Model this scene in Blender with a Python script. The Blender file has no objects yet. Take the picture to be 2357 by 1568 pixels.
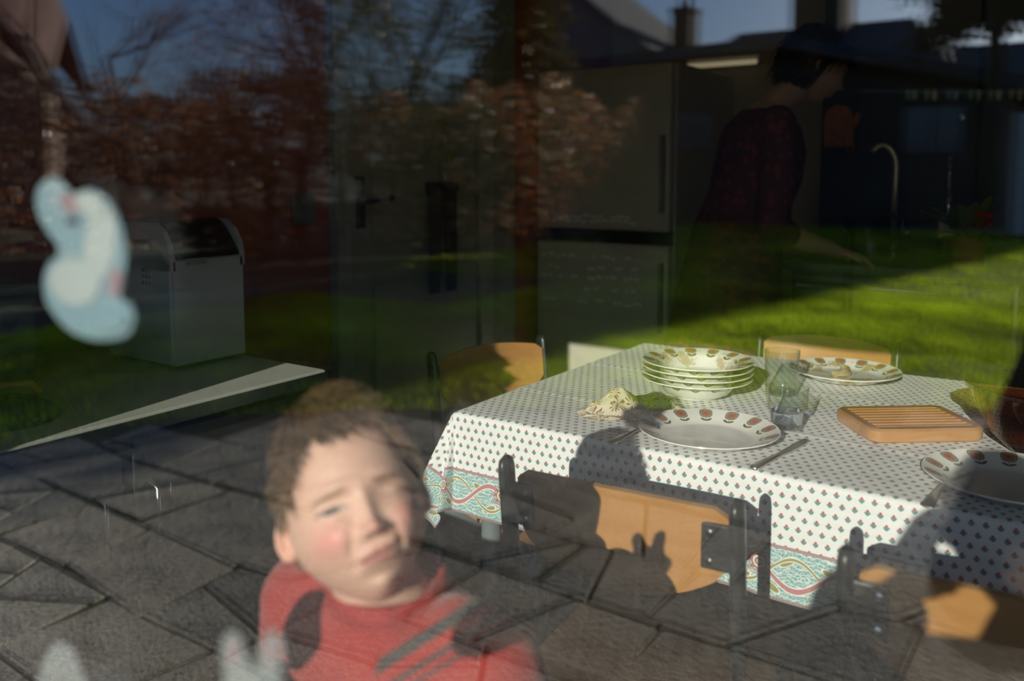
import bpy, bmesh, math, random
import numpy as np
from mathutils import Vector, Matrix, noise as mnoise

random.seed(7); rng = np.random.default_rng(7)
sc = bpy.context.scene
COL = sc.collection
R = math.radians
# ------------------------------------------------------------------ camera
cam_d = bpy.data.cameras.new('camera'); cam = bpy.data.objects.new('camera', cam_d); COL.objects.link(cam)
cam.location = (0, -.25, 1.23)
cam.rotation_euler = (math.pi/2 - math.atan(.093), 0, R(34.5))
cam_d.sensor_width = 36; cam_d.lens = 2000/2357*36
cam_d.shift_y = -198/2357
cam_d.clip_start = .01; cam_d.clip_end = 500
cam_d.dof.use_dof = True; cam_d.dof.focus_distance = 1.62; cam_d.dof.aperture_fstop = 2.4
sc.camera = cam
# ------------------------------------------------------------------ light
SUN_AZ, SUN_EL = R(10.5), R(17.8)
sdir = Vector((-math.sin(SUN_AZ)*math.cos(SUN_EL), math.cos(SUN_AZ)*math.cos(SUN_EL), -math.sin(SUN_EL)))
sun_d = bpy.data.lights.new('sun', 'SUN'); sun = bpy.data.objects.new('sun', sun_d); COL.objects.link(sun)
sun_d.energy = 8.4; sun_d.angle = R(.45); sun_d.color = (1, .915, .80)
sun.rotation_euler = sdir.to_track_quat('-Z', 'Y').to_euler(); sun.location = (6, -40, 18)
w = bpy.data.worlds.new('sky'); sc.world = w; w.use_nodes = True
nt = w.node_tree; bg = nt.nodes['Background']
sk = nt.nodes.new('ShaderNodeTexSky'); sk.sky_type = 'NISHITA'; sk.sun_disc = False
sk.sun_elevation = SUN_EL; sk.sun_rotation = math.pi - SUN_AZ
sk.air_density = 1.0; sk.dust_density = 2.2; sk.ozone_density = 8.0
nt.links.new(sk.outputs[0], bg.inputs[0]); bg.inputs[1].default_value = .14
vs = sc.view_settings
vs.view_transform = 'Standard'; vs.look = 'None'; vs.gamma = 1; vs.use_curve_mapping = False
vs.exposure = 0.0
sc.cycles.transparent_max_bounces = 24; sc.cycles.max_bounces = 6; sc.cycles.diffuse_bounces = 3; sc.cycles.glossy_bounces = 3; sc.cycles.transmission_bounces = 6
# ------------------------------------------------------------------ node helpers
class X:
    """a number flowing through a material's node tree"""
    def __init__(s, nt, v): s.nt = nt; s.v = v
    def _m(s, op, *a):
        n = s.nt.nodes.new('ShaderNodeMath'); n.operation = op
        for i, q in enumerate((s,)+a):
            q = q.v if isinstance(q, X) else q
            if isinstance(q, (int, float)): n.inputs[i].default_value = q
            else: s.nt.links.new(q, n.inputs[i])
        return X(s.nt, n.outputs[0])
    def __add__(s, o): return s._m('ADD', o)
    def __sub__(s, o): return s._m('SUBTRACT', o)
    def __mul__(s, o): return s._m('MULTIPLY', o)
    def __truediv__(s, o): return s._m('DIVIDE', o)
    __radd__ = __add__; __rmul__ = __mul__
    def __rsub__(s, o): return (s*-1.0)+o
    def sq(s): return s*s
    def abs(s): return s._m('ABSOLUTE')
    def floor(s): return s._m('FLOOR')
    def frac(s): return s._m('FRACT')
    def sin(s): return s._m('SINE')
    def cos(s): return s._m('COSINE')
    def sqrt(s): return s._m('SQRT')
    def mod(s, o): return s._m('FLOORED_MODULO', o)
    def min(s, o): return s._m('MINIMUM', o)
    def max(s, o): return s._m('MAXIMUM', o)
    def lt(s, o): return s._m('LESS_THAN', o)
    def gt(s, o): return s._m('GREATER_THAN', o)
    def atan2(s, o): return s._m('ARCTAN2', o)
    def pow(s, o): return s._m('POWER', o)
def newmat(name):
    m = bpy.data.materials.new(name); m.use_nodes = True
    return m, m.node_tree, m.node_tree.nodes['Principled BSDF']
def coords(nt, kind='Object'):
    t = nt.nodes.new('ShaderNodeTexCoord'); s = nt.nodes.new('ShaderNodeSeparateXYZ')
    nt.links.new(t.outputs[kind], s.inputs[0])
    return t.outputs[kind], X(nt, s.outputs[0]), X(nt, s.outputs[1]), X(nt, s.outputs[2])
def mixc(nt, fac, a, b):
    n = nt.nodes.new('ShaderNodeMix'); n.data_type = 'RGBA'
    for sock, q in ((n.inputs[0], fac), (n.inputs[6], a), (n.inputs[7], b)):
        q = q.v if isinstance(q, X) else q
        if isinstance(q, tuple): sock.default_value = (*q, 1) if len(q) == 3 else q
        elif isinstance(q, (int, float)): sock.default_value = q
        else: nt.links.new(q, sock)
    return n.outputs[2]
def tex_noise(nt, vec, scale, detail=3, rough=.55):
    n = nt.nodes.new('ShaderNodeTexNoise'); n.inputs['Scale'].default_value = scale
    n.inputs['Detail'].default_value = detail; n.inputs['Roughness'].default_value = rough
    if vec is not None: nt.links.new(vec, n.inputs['Vector'])
    return X(nt, n.outputs[0])
def bump(nt, p, h, strength=.3, dist=.01):
    b = nt.nodes.new('ShaderNodeBump'); b.inputs['Strength'].default_value = strength; b.inputs['Distance'].default_value = dist
    nt.links.new(h.v, b.inputs['Height']); nt.links.new(b.outputs[0], p.inputs['Normal'])
MATS = {}
def M(name, col, rough=.5, metal=0, var=.18, scale=14, bmp=0, coat=0, col2=None, stretch=None, spec=None):
    """a painted / wooden / metal surface with grain and slight unevenness"""
    if name in MATS: return MATS[name]
    m, nt, p = newmat(name)
    vec, x, y, z = coords(nt)
    if stretch:
        mp = nt.nodes.new('ShaderNodeMapping'); mp.inputs['Scale'].default_value = stretch
        nt.links.new(vec, mp.inputs[0]); vec = mp.outputs[0]
    n = tex_noise(nt, vec, scale)
    d = col2 or tuple(c*(1-var*1.6) for c in col); l = col if col2 else tuple(min(1, c*(1+var)) for c in col)
    f = ((n-.5)*1.9+.5).max(0).min(1)
    nt.links.new(mixc(nt, f, d, l), p.inputs['Base Color'])
    p.inputs['Roughness'].default_value = rough; p.inputs['Metallic'].default_value = metal
    if coat: p.inputs['Coat Weight'].default_value = coat
    if spec is not None: p.inputs['Specular IOR Level'].default_value = spec
    if bmp: bump(nt, p, n, bmp, .006)
    MATS[name] = m
    return m
def M_attr(name, rough=.6, sss=0, transl=0, bmp=0, bscale=60):
    """surface whose colours are stored per point (skin, leaves, grass)"""
    if name in MATS: return MATS[name]
    m, nt, p = newmat(name)
    a = nt.nodes.new('ShaderNodeAttribute'); a.attribute_name = 'Col'
    nt.links.new(a.outputs[0], p.inputs['Base Color']); p.inputs['Roughness'].default_value = rough
    if sss:
        p.inputs['Subsurface Weight'].default_value = sss; p.inputs['Subsurface Radius'].default_value = (.012, .005, .003)
        p.inputs['Subsurface Scale'].default_value = .6
    if bmp:
        vec, x, y, z = coords(nt); bump(nt, p, tex_noise(nt, vec, bscale), bmp, .003)
    if transl:
        t = nt.nodes.new('ShaderNodeBsdfTranslucent'); nt.links.new(a.outputs[0], t.inputs[0])
        mx = nt.nodes.new('ShaderNodeMixShader'); mx.inputs[0].default_value = transl
        nt.links.new(p.outputs[0], mx.inputs[1]); nt.links.new(t.outputs[0], mx.inputs[2])
        nt.links.new(mx.outputs[0], nt.nodes['Material Output'].inputs[0])
    MATS[name] = m
    return m
def M_glass(name, col=(1, 1, 1), ior=1.45, rough=0):
    m, nt, p = newmat(name)
    p.inputs['Base Color'].default_value = (*col, 1); p.inputs['Transmission Weight'].default_value = 1
    p.inputs['IOR'].default_value = ior; p.inputs['Roughness'].default_value = rough
    MATS[name] = m; return m
def M_thin(name, col, base=.05):
    """thin blown glass: clear, mirror-like towards its edges"""
    m, nt, p = newmat(name)
    tr = nt.nodes.new('ShaderNodeBsdfTransparent'); tr.inputs[0].default_value = (*col, 1)
    gl = nt.nodes.new('ShaderNodeBsdfGlossy'); gl.inputs['Roughness'].default_value = .02
    ge = nt.nodes.new('ShaderNodeNewGeometry'); dt = nt.nodes.new('ShaderNodeVectorMath'); dt.operation = 'DOT_PRODUCT'
    nt.links.new(ge.outputs['Normal'], dt.inputs[0]); nt.links.new(ge.outputs['Incoming'], dt.inputs[1])
    c = X(nt, dt.outputs['Value']).abs(); mx = nt.nodes.new('ShaderNodeMixShader')
    nt.links.new(((1.0-c).pow(3.0)*.8+base).min(1.0).v, mx.inputs[0])
    nt.links.new(tr.outputs[0], mx.inputs[1]); nt.links.new(gl.outputs[0], mx.inputs[2])
    nt.links.new(mx.outputs[0], nt.nodes['Material Output'].inputs[0]); MATS[name] = m
    return m
def M_emit(name, col, s):
    m, nt, p = newmat(name); p.inputs['Base Color'].default_value = (*col, 1)
    p.inputs['Emission Color'].default_value = (*col, 1); p.inputs['Emission Strength'].default_value = s
    MATS[name] = m; return m
# ------------------------------------------------------------------ mesh helpers
class G:
    """collects points and faces"""
    def __init__(s): s.v = []; s.f = []
    def add(s, v, f):
        o = len(s.v); s.v += [tuple(map(float, q)) for q in v]; s.f += [tuple(i+o for i in q) for q in f]; return s
    def box(s, x0, x1, y0, y1, z0, z1):
        v = [(x, y, z) for z in (z0, z1) for y in (y0, y1) for x in (x0, x1)]
        return s.add(v, [(0, 2, 3, 1), (4, 5, 7, 6), (0, 1, 5, 4), (2, 6, 7, 3), (0, 4, 6, 2), (1, 3, 7, 5)])
    def bbox(s, x0, x1, y0, y1, z0, z1, b=.004, seg=2):
        bm = bmesh.new(); t = G().box(x0, x1, y0, y1, z0, z1)
        vs = [bm.verts.new(q) for q in t.v]; [bm.faces.new([vs[i] for i in q]) for q in t.f]
        bmesh.ops.bevel(bm, geom=bm.edges[:], offset=b, segments=seg, affect='EDGES', profile=.5)
        bm.verts.index_update()
        s.add([q.co for q in bm.verts], [[a.index for a in q.verts] for q in bm.faces]); bm.free(); return s
    def tube(s, pts, r, n=8, cap=True, flat=1.0, up=(0, 0, 1)):
        pts = [Vector(p) for p in pts]; k = len(pts)
        rr = r if isinstance(r, (list, tuple)) else [r]*k
        v = []; prev = None
        for i, p in enumerate(pts):
            d = (pts[min(i+1, k-1)]-pts[max(i-1, 0)]).normalized()
            u = Vector(up) if prev is None else prev
            a = u - d*u.dot(d)
            if a.length < 1e-4: a = d.orthogonal()
            a.normalize(); b = d.cross(a); prev = a
            q = rr[i]; ra, rb = (q if isinstance(q, tuple) else (q*flat, q))
            for j in range(n):
                t = 2*math.pi*j/n; v.append(p + a*math.cos(t)*ra + b*math.sin(t)*rb)
        f = [(i*n+j, i*n+(j+1) % n, (i+1)*n+(j+1) % n, (i+1)*n+j) for i in range(k-1) for j in range(n)]
        if cap: f += [tuple(range(n-1, -1, -1)), tuple((k-1)*n+j for j in range(n))]
        return s.add(v, f)
    def lathe(s, prof, n=48, c=(0, 0, 0), closed=False):
        v = []; f = []; k = len(prof)
        for r, z in prof:
            for j in range(n):
                t = 2*math.pi*j/n; v.append((c[0]+r*math.cos(t), c[1]+r*math.sin(t), c[2]+z))
        for i in range(k-1 + (1 if closed else 0)):
            for j in range(n):
                a, b = i % k, (i+1) % k
                f.append((a*n+j, a*n+(j+1) % n, b*n+(j+1) % n, b*n+j))
        return s.add(v, f)
    def prism(s, poly, axis, a, b):
        """polygon (2-D) extruded along an axis from a to b"""
        def P(p, t): return {'x': (t, p[0], p[1]), 'y': (p[0], t, p[1]), 'z': (p[0], p[1], t)}[axis]
        k = len(poly); v = [P(p, a) for p in poly]+[P(p, b) for p in poly]
        return s.add(v, [tuple(range(k-1, -1, -1)), tuple(range(k, 2*k))]+[(i, (i+1) % k, k+(i+1) % k, k+i) for i in range(k)])
    def ball(s, c, r, nu=16, nv=10):
        r = r if isinstance(r, tuple) else (r, r, r); v = []; f = []
        for i in range(nv+1):
            t = math.pi*i/nv
            for j in range(nu):
                p = 2*math.pi*j/nu
                v.append((c[0]+r[0]*math.sin(t)*math.cos(p), c[1]+r[1]*math.sin(t)*math.sin(p), c[2]+r[2]*math.cos(t)))
        for i in range(nv):
            for j in range(nu): f.append((i*nu+j, (i+1)*nu+j, (i+1)*nu+(j+1) % nu, i*nu+(j+1) % nu))
        return s.add(v, f)
def world_loc(o):
    l = Vector((0, 0, 0))
    while o: l += o.location; o = o.parent
    return l
def obj(name, g, mat, parent=None, loc=None, smooth=False, local=False, autosmooth=None):
    """one mesh object; points given in world space (local=True: in the parent's own space)"""
    me = bpy.data.meshes.new(name)
    v, f = (g.v, g.f) if isinstance(g, G) else g
    base = Vector(loc) if loc is not None else Vector((0, 0, 0))
    pw = world_loc(parent) if parent and not local else Vector((0, 0, 0))
    v = np.asarray(v, dtype=float).reshape(-1, 3) - np.array(base)
    me.from_pydata(v.tolist(), [], f); me.update()
    bm = bmesh.new(); bm.from_mesh(me); bmesh.ops.recalc_face_normals(bm, faces=bm.faces[:]); bm.to_mesh(me); bm.free()
    o = bpy.data.objects.new(name, me); COL.objects.link(o)
    if mat is not None: me.materials.append(mat)
    o.location = base - pw
    if parent: o.parent = parent
    if smooth:
        me.polygons.foreach_set('use_smooth', [True]*len(me.polygons))
        if autosmooth: me.set_sharp_from_angle(angle=R(autosmooth))
    return o
def tag(o, label=None, cat=None, group=None, kind=None):
    if label: o['label'] = label
    if cat: o['category'] = cat
    if group: o['group'] = group
    if kind: o['kind'] = kind
    return o
def thing(name, label, cat, loc, rotz=0, group=None):
    o = bpy.data.objects.new(name, None); COL.objects.link(o); o.location = loc; o.rotation_euler = (0, 0, rotz)
    o.empty_display_size = .05
    return tag(o, label, cat, group)
def dup(root, loc, rotz=0, label=None):
    def cp(a, par):
        c = a.copy(); COL.objects.link(c); c.parent = par
        for ch in a.children: cp(ch, c)
        return c
    kids = list(root.children)
    r = root.copy(); COL.objects.link(r); r.location = loc; r.rotation_euler = (0, 0, rotz)
    if label: r['label'] = label
    for k in kids: cp(k, r)
    return r
def set_col(o, cols, domain='POINT'):
    a = o.data.color_attributes.new('Col', 'FLOAT_COLOR', domain)
    c = np.ones((len(cols), 4)); c[:, :3] = cols
    a.data.foreach_set('color', c.ravel())
def fast_mesh(name, verts, nper, mat, parent=None, cols=None):
    """many separate little polygons with nper points each"""
    me = bpy.data.meshes.new(name); n = len(verts)
    me.vertices.add(n); me.vertices.foreach_set('co', np.asarray(verts, dtype=np.float32).ravel())
    me.loops.add(n); me.loops.foreach_set('vertex_index', np.arange(n, dtype=np.int32))
    k = n//nper; me.polygons.add(k)
    me.polygons.foreach_set('loop_start', np.arange(0, n, nper, dtype=np.int32))
    me.update(calc_edges=True)
    me.materials.append(mat)
    o = bpy.data.objects.new(name, me); COL.objects.link(o)
    if parent:
        o.parent = parent; o.location = -world_loc(parent)
    if cols is not None: set_col(o, np.repeat(cols, nper, axis=0))
    return o
def structure(name, g, mat, **k):
    return tag(obj(name, g, mat, **k), kind='structure')
# ------------------------------------------------------------------ the room
m_redwall = M('red_brown_paint', (.36, .085, .030), .55, var=.15, scale=6)
m_beige = M('beige_plaster', (.40, .335, .23), .8, var=.06, scale=5, bmp=.1)
m_white = M('white_paint', (.72, .70, .66), .5, var=.05)
m_greydoor = M('grey_green_gloss', (.30, .31, .235), .4, var=.06, scale=3)
m_floor = M('dark_lino', (.030, .028, .026), .6, var=.3, scale=9)
m_black = M('black_plastic', (.012, .013, .015), .35, var=.2)
m_steel = M('brushed_steel', (.5, .52, .54), .3, metal=1, var=.08, scale=30, stretch=(1, 1, 20))
m_chrome = M('chrome', (.75, .75, .74), .12, metal=1, var=.03)
structure('floor', G().box(-2.05, 3, .15, 3.6, -.06, 0), m_floor)
structure('ceiling', G().box(-2.15, 3.1, -.05, 3.7, 2.4, 2.5), M('ceiling_boards', (.22, .18, .13), .7, stretch=(1, 8, 1)))
structure('wall_left', G().box(-2.15, -2.05, .15, 3.7, -.06, 2.4), m_redwall)
structure('wall_right', G().box(3, 3.1, .15, 3.7, -.06, 2.4), m_beige)
structure('wall_back', G().box(-2.05, 3, 3.6, 3.7, -.06, 2.4), m_beige)
WX0, WX1, WZ0, WZ1 = -1.37, 1.35, .80, 2.02
structure('wall_front', G().box(-2.15, WX0, -.05, .15, -.3, 2.4).box(WX1, 3.1, -.05, .15, -.3, 2.4)
          .box(WX0, WX1, -.05, .15, -.3, WZ0-.025).box(WX0, WX1, -.05, .15, WZ1, 2.4), m_white)
# window with two panes, the inner one not quite parallel
fr = G()
fr.bbox(WX0, WX0+.03, -.03, .05, WZ0, WZ1).bbox(WX1-.03, WX1, -.03, .05, WZ0, WZ1)
fr.bbox(WX0+.03, WX1-.03, -.03, .05, WZ0, WZ0+.04).bbox(WX0+.03, WX1-.03, -.03, .05, WZ1-.04, WZ1)
win = structure('window_1', fr, M('dark_window_wood', (.06, .045, .035), .5))
structure('trim_1', G().bbox(WX0, WX1, -.05, .150, WZ0-.025, WZ0), M('sill_paint', (.30, .28, .25), .5))
def pane_mats():
    m, nt, p = newmat('window_glass')
    tr = nt.nodes.new('ShaderNodeBsdfTransparent'); tr.inputs[0].default_value = (.90, .92, .91, 1)
    gl = nt.nodes.new('ShaderNodeBsdfGlossy'); gl.inputs['Roughness'].default_value = 0; gl.inputs[0].default_value = (1, 1, 1, 1)
    ge = nt.nodes.new('ShaderNodeNewGeometry'); dt = nt.nodes.new('ShaderNodeVectorMath'); dt.operation = 'DOT_PRODUCT'
    nt.links.new(ge.outputs['Normal'], dt.inputs[0]); nt.links.new(ge.outputs['Incoming'], dt.inputs[1])
    c = X(nt, dt.outputs['Value']).abs()
    fac = ((1.0-c).pow(5.0)*.85+.062)*2.0          # both faces of a sheet
    mx = nt.nodes.new('ShaderNodeMixShader'); nt.links.new(fac.min(1.0).v, mx.inputs[0])
    nt.links.new(tr.outputs[0], mx.inputs[1]); nt.links.new(gl.outputs[0], mx.inputs[2])
    nt.links.new(mx.outputs[0], nt.nodes['Material Output'].inputs[0])
    m2, nt2, p2 = newmat('window_glass_body')
    tr = nt2.nodes.new('ShaderNodeBsdfTransparent'); nt2.links.new(tr.outputs[0], nt2.nodes['Material Output'].inputs[0])
    return m, m2
mg, mg2 = pane_mats()
for k, (y, rot) in enumerate(((0, 0), (.020, R(.22)))):
    o = obj('pane', G().box(WX0+.03, WX1-.03, y, y+.004, WZ0+.04, WZ1-.04), mg, win, loc=(-.25, y, WZ0+.04))
    o.data.materials.append(mg2)
    for pl in o.data.polygons:
        pl.material_index = 0 if pl.normal.y < -.5 else 1
    o.rotation_euler = (R(.03) if k else 0, 0, rot)
    o['label'] = ('outer' if k == 0 else 'inner')+' sheet of reflecting window glass'
# unseen roller blind, added to cut off the high sun in the room
b = thing('shading_blind', 'pale roller blind pulled part way down inside the window top', 'blind', (0, .09, 2.0))
g = G(); n = 60
for i in range(n+1):
    t = i/n; x = WX0-.03+(WX1-WX0+.06)*t
    g.v += [(x, .075+.002*math.sin(t*23), 1.45), (x, .075+.002*math.sin(t*17), 2.05)]
g.f += [(2*i, 2*i+2, 2*i+3, 2*i+1) for i in range(n)]
o = obj('fabric', g, M('blind_fabric', (.35, .30, .24), .9), b); o.modifiers.new('thick', 'SOLIDIFY').thickness = .002
obj('roller', G().tube([(WX0-.04, .095, 2.06), (WX1+.04, .095, 2.06)], .022, 14), m_white, b, smooth=True)
obj('bottom_bar', G().bbox(WX0-.03, WX1+.03, .068, .082, 1.432, 1.455), m_white, b)
# unseen bushy pot plant on the sill, added to shade the end chair
sp = thing('shading_plant', 'bushy green pot plant standing on the window sill beside the jamb', 'plant', (-1.10, .09, .80))
obj('pot', G().lathe([(.0001, 0), (.05, 0), (.068, .12), (.072, .12), (.072, .14), (.062, .14), (.05, .012), (.0001, .01)], 28), M('sill_pot', (.25, .10, .05), .8), sp, smooth=True, autosmooth=40, local=True)
obj('stem', G().tube([(0, 0, .05), (.01, 0, .2), (0, .01, .36)], [.012, .009, .004], 7), M('plant_stem', (.08, .10, .03), .8), sp, local=True)
u_ = rng.normal(size=(900, 3)); u_ /= np.linalg.norm(u_, axis=1)[:, None]; u_ *= rng.uniform(.2, 1, (900, 1))**.4
c_ = u_*np.array([.105, .09, .13])+np.array([-1.10, .10, 1.16])
a_ = rng.normal(size=(900, 3)); a_ /= np.linalg.norm(a_, axis=1)[:, None]; b_ = np.cross(a_, rng.normal(size=(900, 3))); b_ /= np.linalg.norm(b_, axis=1)[:, None]
fast_mesh('foliage', np.stack([c_-a_*.03, c_+b_*.016, c_+a_*.03, c_-b_*.016], 1).reshape(-1, 3), 4, M_attr('sill_leaf', .4, transl=.2), sp, np.ones((900, 3))*np.array((.05, .11, .03))*rng.uniform(.6, 1.3, (900, 1)))['kind'] = 'stuff'
# door in the left wall
dr = structure('door_1', G().bbox(-2.05, -2.025, 1.775, 2.455, .005, 2.02), m_greydoor)
fg = G().bbox(-2.05, -2.012, 1.70, 1.765, 0, 2.09).bbox(-2.05, -2.012, 2.465, 2.55, 0, 2.09).bbox(-2.05, -2.012, 1.70, 2.55, 2.03, 2.09)
obj('door_frame', fg, M('frame_grey', (.36, .37, .31), .4), dr)
for z0, z1 in ((.18, .86), (1.0, 1.9)):
    pg = G().bbox(-2.027, -2.017, 1.87, 2.36, z0, z1, .006)
    obj('door_panel', pg, m_greydoor, dr)
hd_ = obj('door_handle', G().tube([(-2.024, 1.815, 1.14), (-1.985, 1.815, 1.14), (-1.975, 1.84, 1.142), (-1.975, 1.92, 1.15)], .009, 8), m_black, dr, smooth=True)
obj('handle_plate', G().bbox(-2.026, -2.017, 1.795, 1.835, 1.05, 1.22), m_black, hd_)
structure('trim_2', G().bbox(-2.05, -2.03, 2.56, 2.725, 0, 2.4), M('pale_strip', (.27, .28, .22), .5))
structure('baseboard_left', G().bbox(-2.05, -2.035, .15, 1.69, 0, .09), m_redwall)
# light switch on the red wall
s = thing('light_switch', 'grey double light switch plate on the red brown wall', 'switch', (-2.05, 1.59, 1.10))
obj('plate', G().bbox(-2.05, -2.04, 1.545, 1.635, 1.075, 1.17, .003), M('switch_grey', (.20, .20, .19), .4), s)
for z in (1.10, 1.145): obj('rocker', G().bbox(-2.041, -2.034, 1.57, 1.61, z-.016, z+.016, .003), M('switch_grey', (.2, .2, .19)), s)
# ------------------------------------------------------------------ garden ground
GZ = -.10
bound = [(-9, -1.2), (-4.75, -1.62), (-4.33, -1.75), (-4.17, -2.5), (-3.31, -3.3), (-1.48, -4.55), (-.33, -5.25), (1.2, -6.0), (4.0, -6.2)]
def bound_y(x):
    for (x0, y0), (x1, y1) in zip(bound, bound[1:]):
        if x0 <= x <= x1: return y0+(y1-y0)*(x-x0)/(x1-x0)
    return -6
m_soil = M('mossy_joint_soil', (.050, .058, .014), .95, scale=11, col2=(.012, .010, .006), bmp=.4)
m_lawn = M('lawn_soil', (.025, .04, .006), .95, scale=8, col2=(.012, .016, .005), bmp=.4)
patio = structure('patio', G().box(-5.2, 4.0, -6.6, -.05, GZ-.3, GZ-.008), m_soil)
structure('lawn', G().box(-60, 40, -70, -1.2, GZ-.2, GZ-.030), m_lawn)
def stone_mats():
    out = []
    for i, (c, d) in enumerate((((.46, .425, .345), (.085, .08, .066)), ((.37, .35, .295), (.065, .063, .054)), ((.50, .45, .36), (.11, .10, .08)))):
        m, nt, p = newmat('flagstone_%d' % i)
        vec, x, y, z = coords(nt)
        n1 = tex_noise(nt, vec, 4.5, 6, .65); n2 = tex_noise(nt, vec, 34, 4, .6)
        c1 = mixc(nt, ((n1*.6+n2*.4-.5)*3.6+.5).max(0).min(1), d, c)
        mo = ((n2*n1-.27)*9).max(0).min(1)
        nt.links.new(mixc(nt, mo*.75, c1, (.07, .078, .03)), p.inputs['Base Color'])
        p.inputs['Roughness'].default_value = .85
        n3 = tex_noise(nt, vec, 110, 4, .7); bump(nt, p, n1*1.2+n2*.7+n3*.3, 1.0, .03)
        out.append(m)
    return out
m_stones = stone_mats()
def split_poly(poly, p, d):
    """cut a convex polygon with the line through p along d"""
    nx, ny = -d[1], d[0]; A, B = [], []
    k = len(poly); s = [(q[0]-p[0])*nx+(q[1]-p[1])*ny for q in poly]
    for i in range(k):
        a, b = poly[i], poly[(i+1) % k]
        (A if s[i] >= 0 else B).append(a)
        if s[i]*s[(i+1) % k] < 0:
            t = s[i]/(s[i]-s[(i+1) % k]); m = (a[0]+(b[0]-a[0])*t, a[1]+(b[1]-a[1])*t); A.append(m); B.append(m)
    return A, B
def inset(poly, d):
    k = len(poly); cx = sum(p[0] for p in poly)/k; cy = sum(p[1] for p in poly)/k
    out = poly
    for i in range(k):
        a, b = poly[i], poly[(i+1) % k]; e = (b[0]-a[0], b[1]-a[1]); L = math.hypot(*e)
        if L < 1e-6: continue
        nx, ny = -e[1]/L, e[0]/L
        if (cx-a[0])*nx+(cy-a[1])*ny < 0: nx, ny = -nx, -ny
        p = (a[0]+nx*d, a[1]+ny*d); dd = (e[0]/L, e[1]/L)
        P, Q = split_poly(out, p, dd)
        keep = None
        for S in (P, Q):
            if len(S) >= 3:
                mx_ = sum(q[0] for q in S)/len(S); my_ = sum(q[1] for q in S)/len(S)
                if (mx_-p[0])*nx+(my_-p[1])*ny > 0: keep = S
        if keep is None: return None
        out = keep
    return out
def parea(p): return abs(sum(p[i][0]*p[(i+1) % len(p)][1]-p[(i+1) % len(p)][0]*p[i][1] for i in range(len(p))))/2
polys = []
ys = [-.05, -.42, -.80, -1.195, -1.60, -2.02, -2.42, -2.86, -3.3, -3.7, -4.15, -4.6, -5.0, -5.45, -5.9, -6.3]
rs = random.Random(11)
for r in range(len(ys)-1):
    x = -5.1; xs = [x]
    while x < 2.6:
        x += rs.uniform(.32, .85); xs.append(x)
    for i in range(len(xs)-1):
        j = lambda: rs.uniform(-.022, .022)
        wob = lambda x_, r_: ys[r_]+.030*math.sin(x_*2.3+r_*1.9)+.014*math.sin(x_*6.1+r_)
        q = [(xs[i]+j(), wob(xs[i], r)+j()*.4), (xs[i+1]+j(), wob(xs[i+1], r)+j()*.4), (xs[i+1]+j(), wob(xs[i+1], r+1)+j()*.4), (xs[i]+j(), wob(xs[i], r+1)+j()*.4)]
        stack = [q]; w_ = xs[i+1]-xs[i]
        nc = rs.choice((0, 0, 1, 1, 2, 3))
        for _ in range(nc):
            stack.sort(key=parea); big = stack.pop()
            cx = sum(p[0] for p in big)/len(big)+rs.uniform(-.08, .08); cy = sum(p[1] for p in big)/len(big)+rs.uniform(-.08, .08)
            k_ = len(big); e_ = max(range(k_), key=lambda q_: math.dist(big[q_], big[(q_+1) % k_])); a = math.atan2(big[(e_+1) % k_][1]-big[e_][1], big[(e_+1) % k_][0]-big[e_][0])+math.pi/2+rs.uniform(-.55, .55); A, B = split_poly(big, (cx, cy), (math.cos(a), math.sin(a)))
            stack += [s_ for s_ in (A, B) if len(s_) >= 3]
        polys += stack
ns = 0
for p in polys:
    cx = sum(q[0] for q in p)/len(p); cy = sum(q[1] for q in p)/len(p)
    if cy < bound_y(cx)+.08 or parea(p) < .003: continue
    gap = rs.uniform(.004, .012)
    A = inset(p, gap); B = A and inset(A, rs.uniform(.003, .006))
    if not B or len(A) != len(B): 
        if not A: continue
        B = [(cx+(q[0]-cx)*.96, cy+(q[1]-cy)*.96) for q in A]
    k = len(A); zt = GZ+rs.uniform(-.002, .003); tx, ty = rs.uniform(-.006, .006), rs.uniform(-.006, .006)
    zz = lambda q, o: zt+o+(q[0]-cx)*tx+(q[1]-cy)*ty
    g = G().add([(q[0], q[1], GZ-.06) for q in A]+[(q[0], q[1], zz(q, -.006)) for q in A]+[(q[0], q[1], zz(q, 0)) for q in B],
                [tuple(range(2*k, 3*k))]+[(l*k+i, l*k+(i+1) % k, (l+1)*k+(i+1) % k, (l+1)*k+i) for l in (0, 1) for i in range(k)])
    obj('flagstone', g, m_stones[rs.randrange(3)], patio, loc=(cx, cy, zt)); ns += 1
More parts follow.
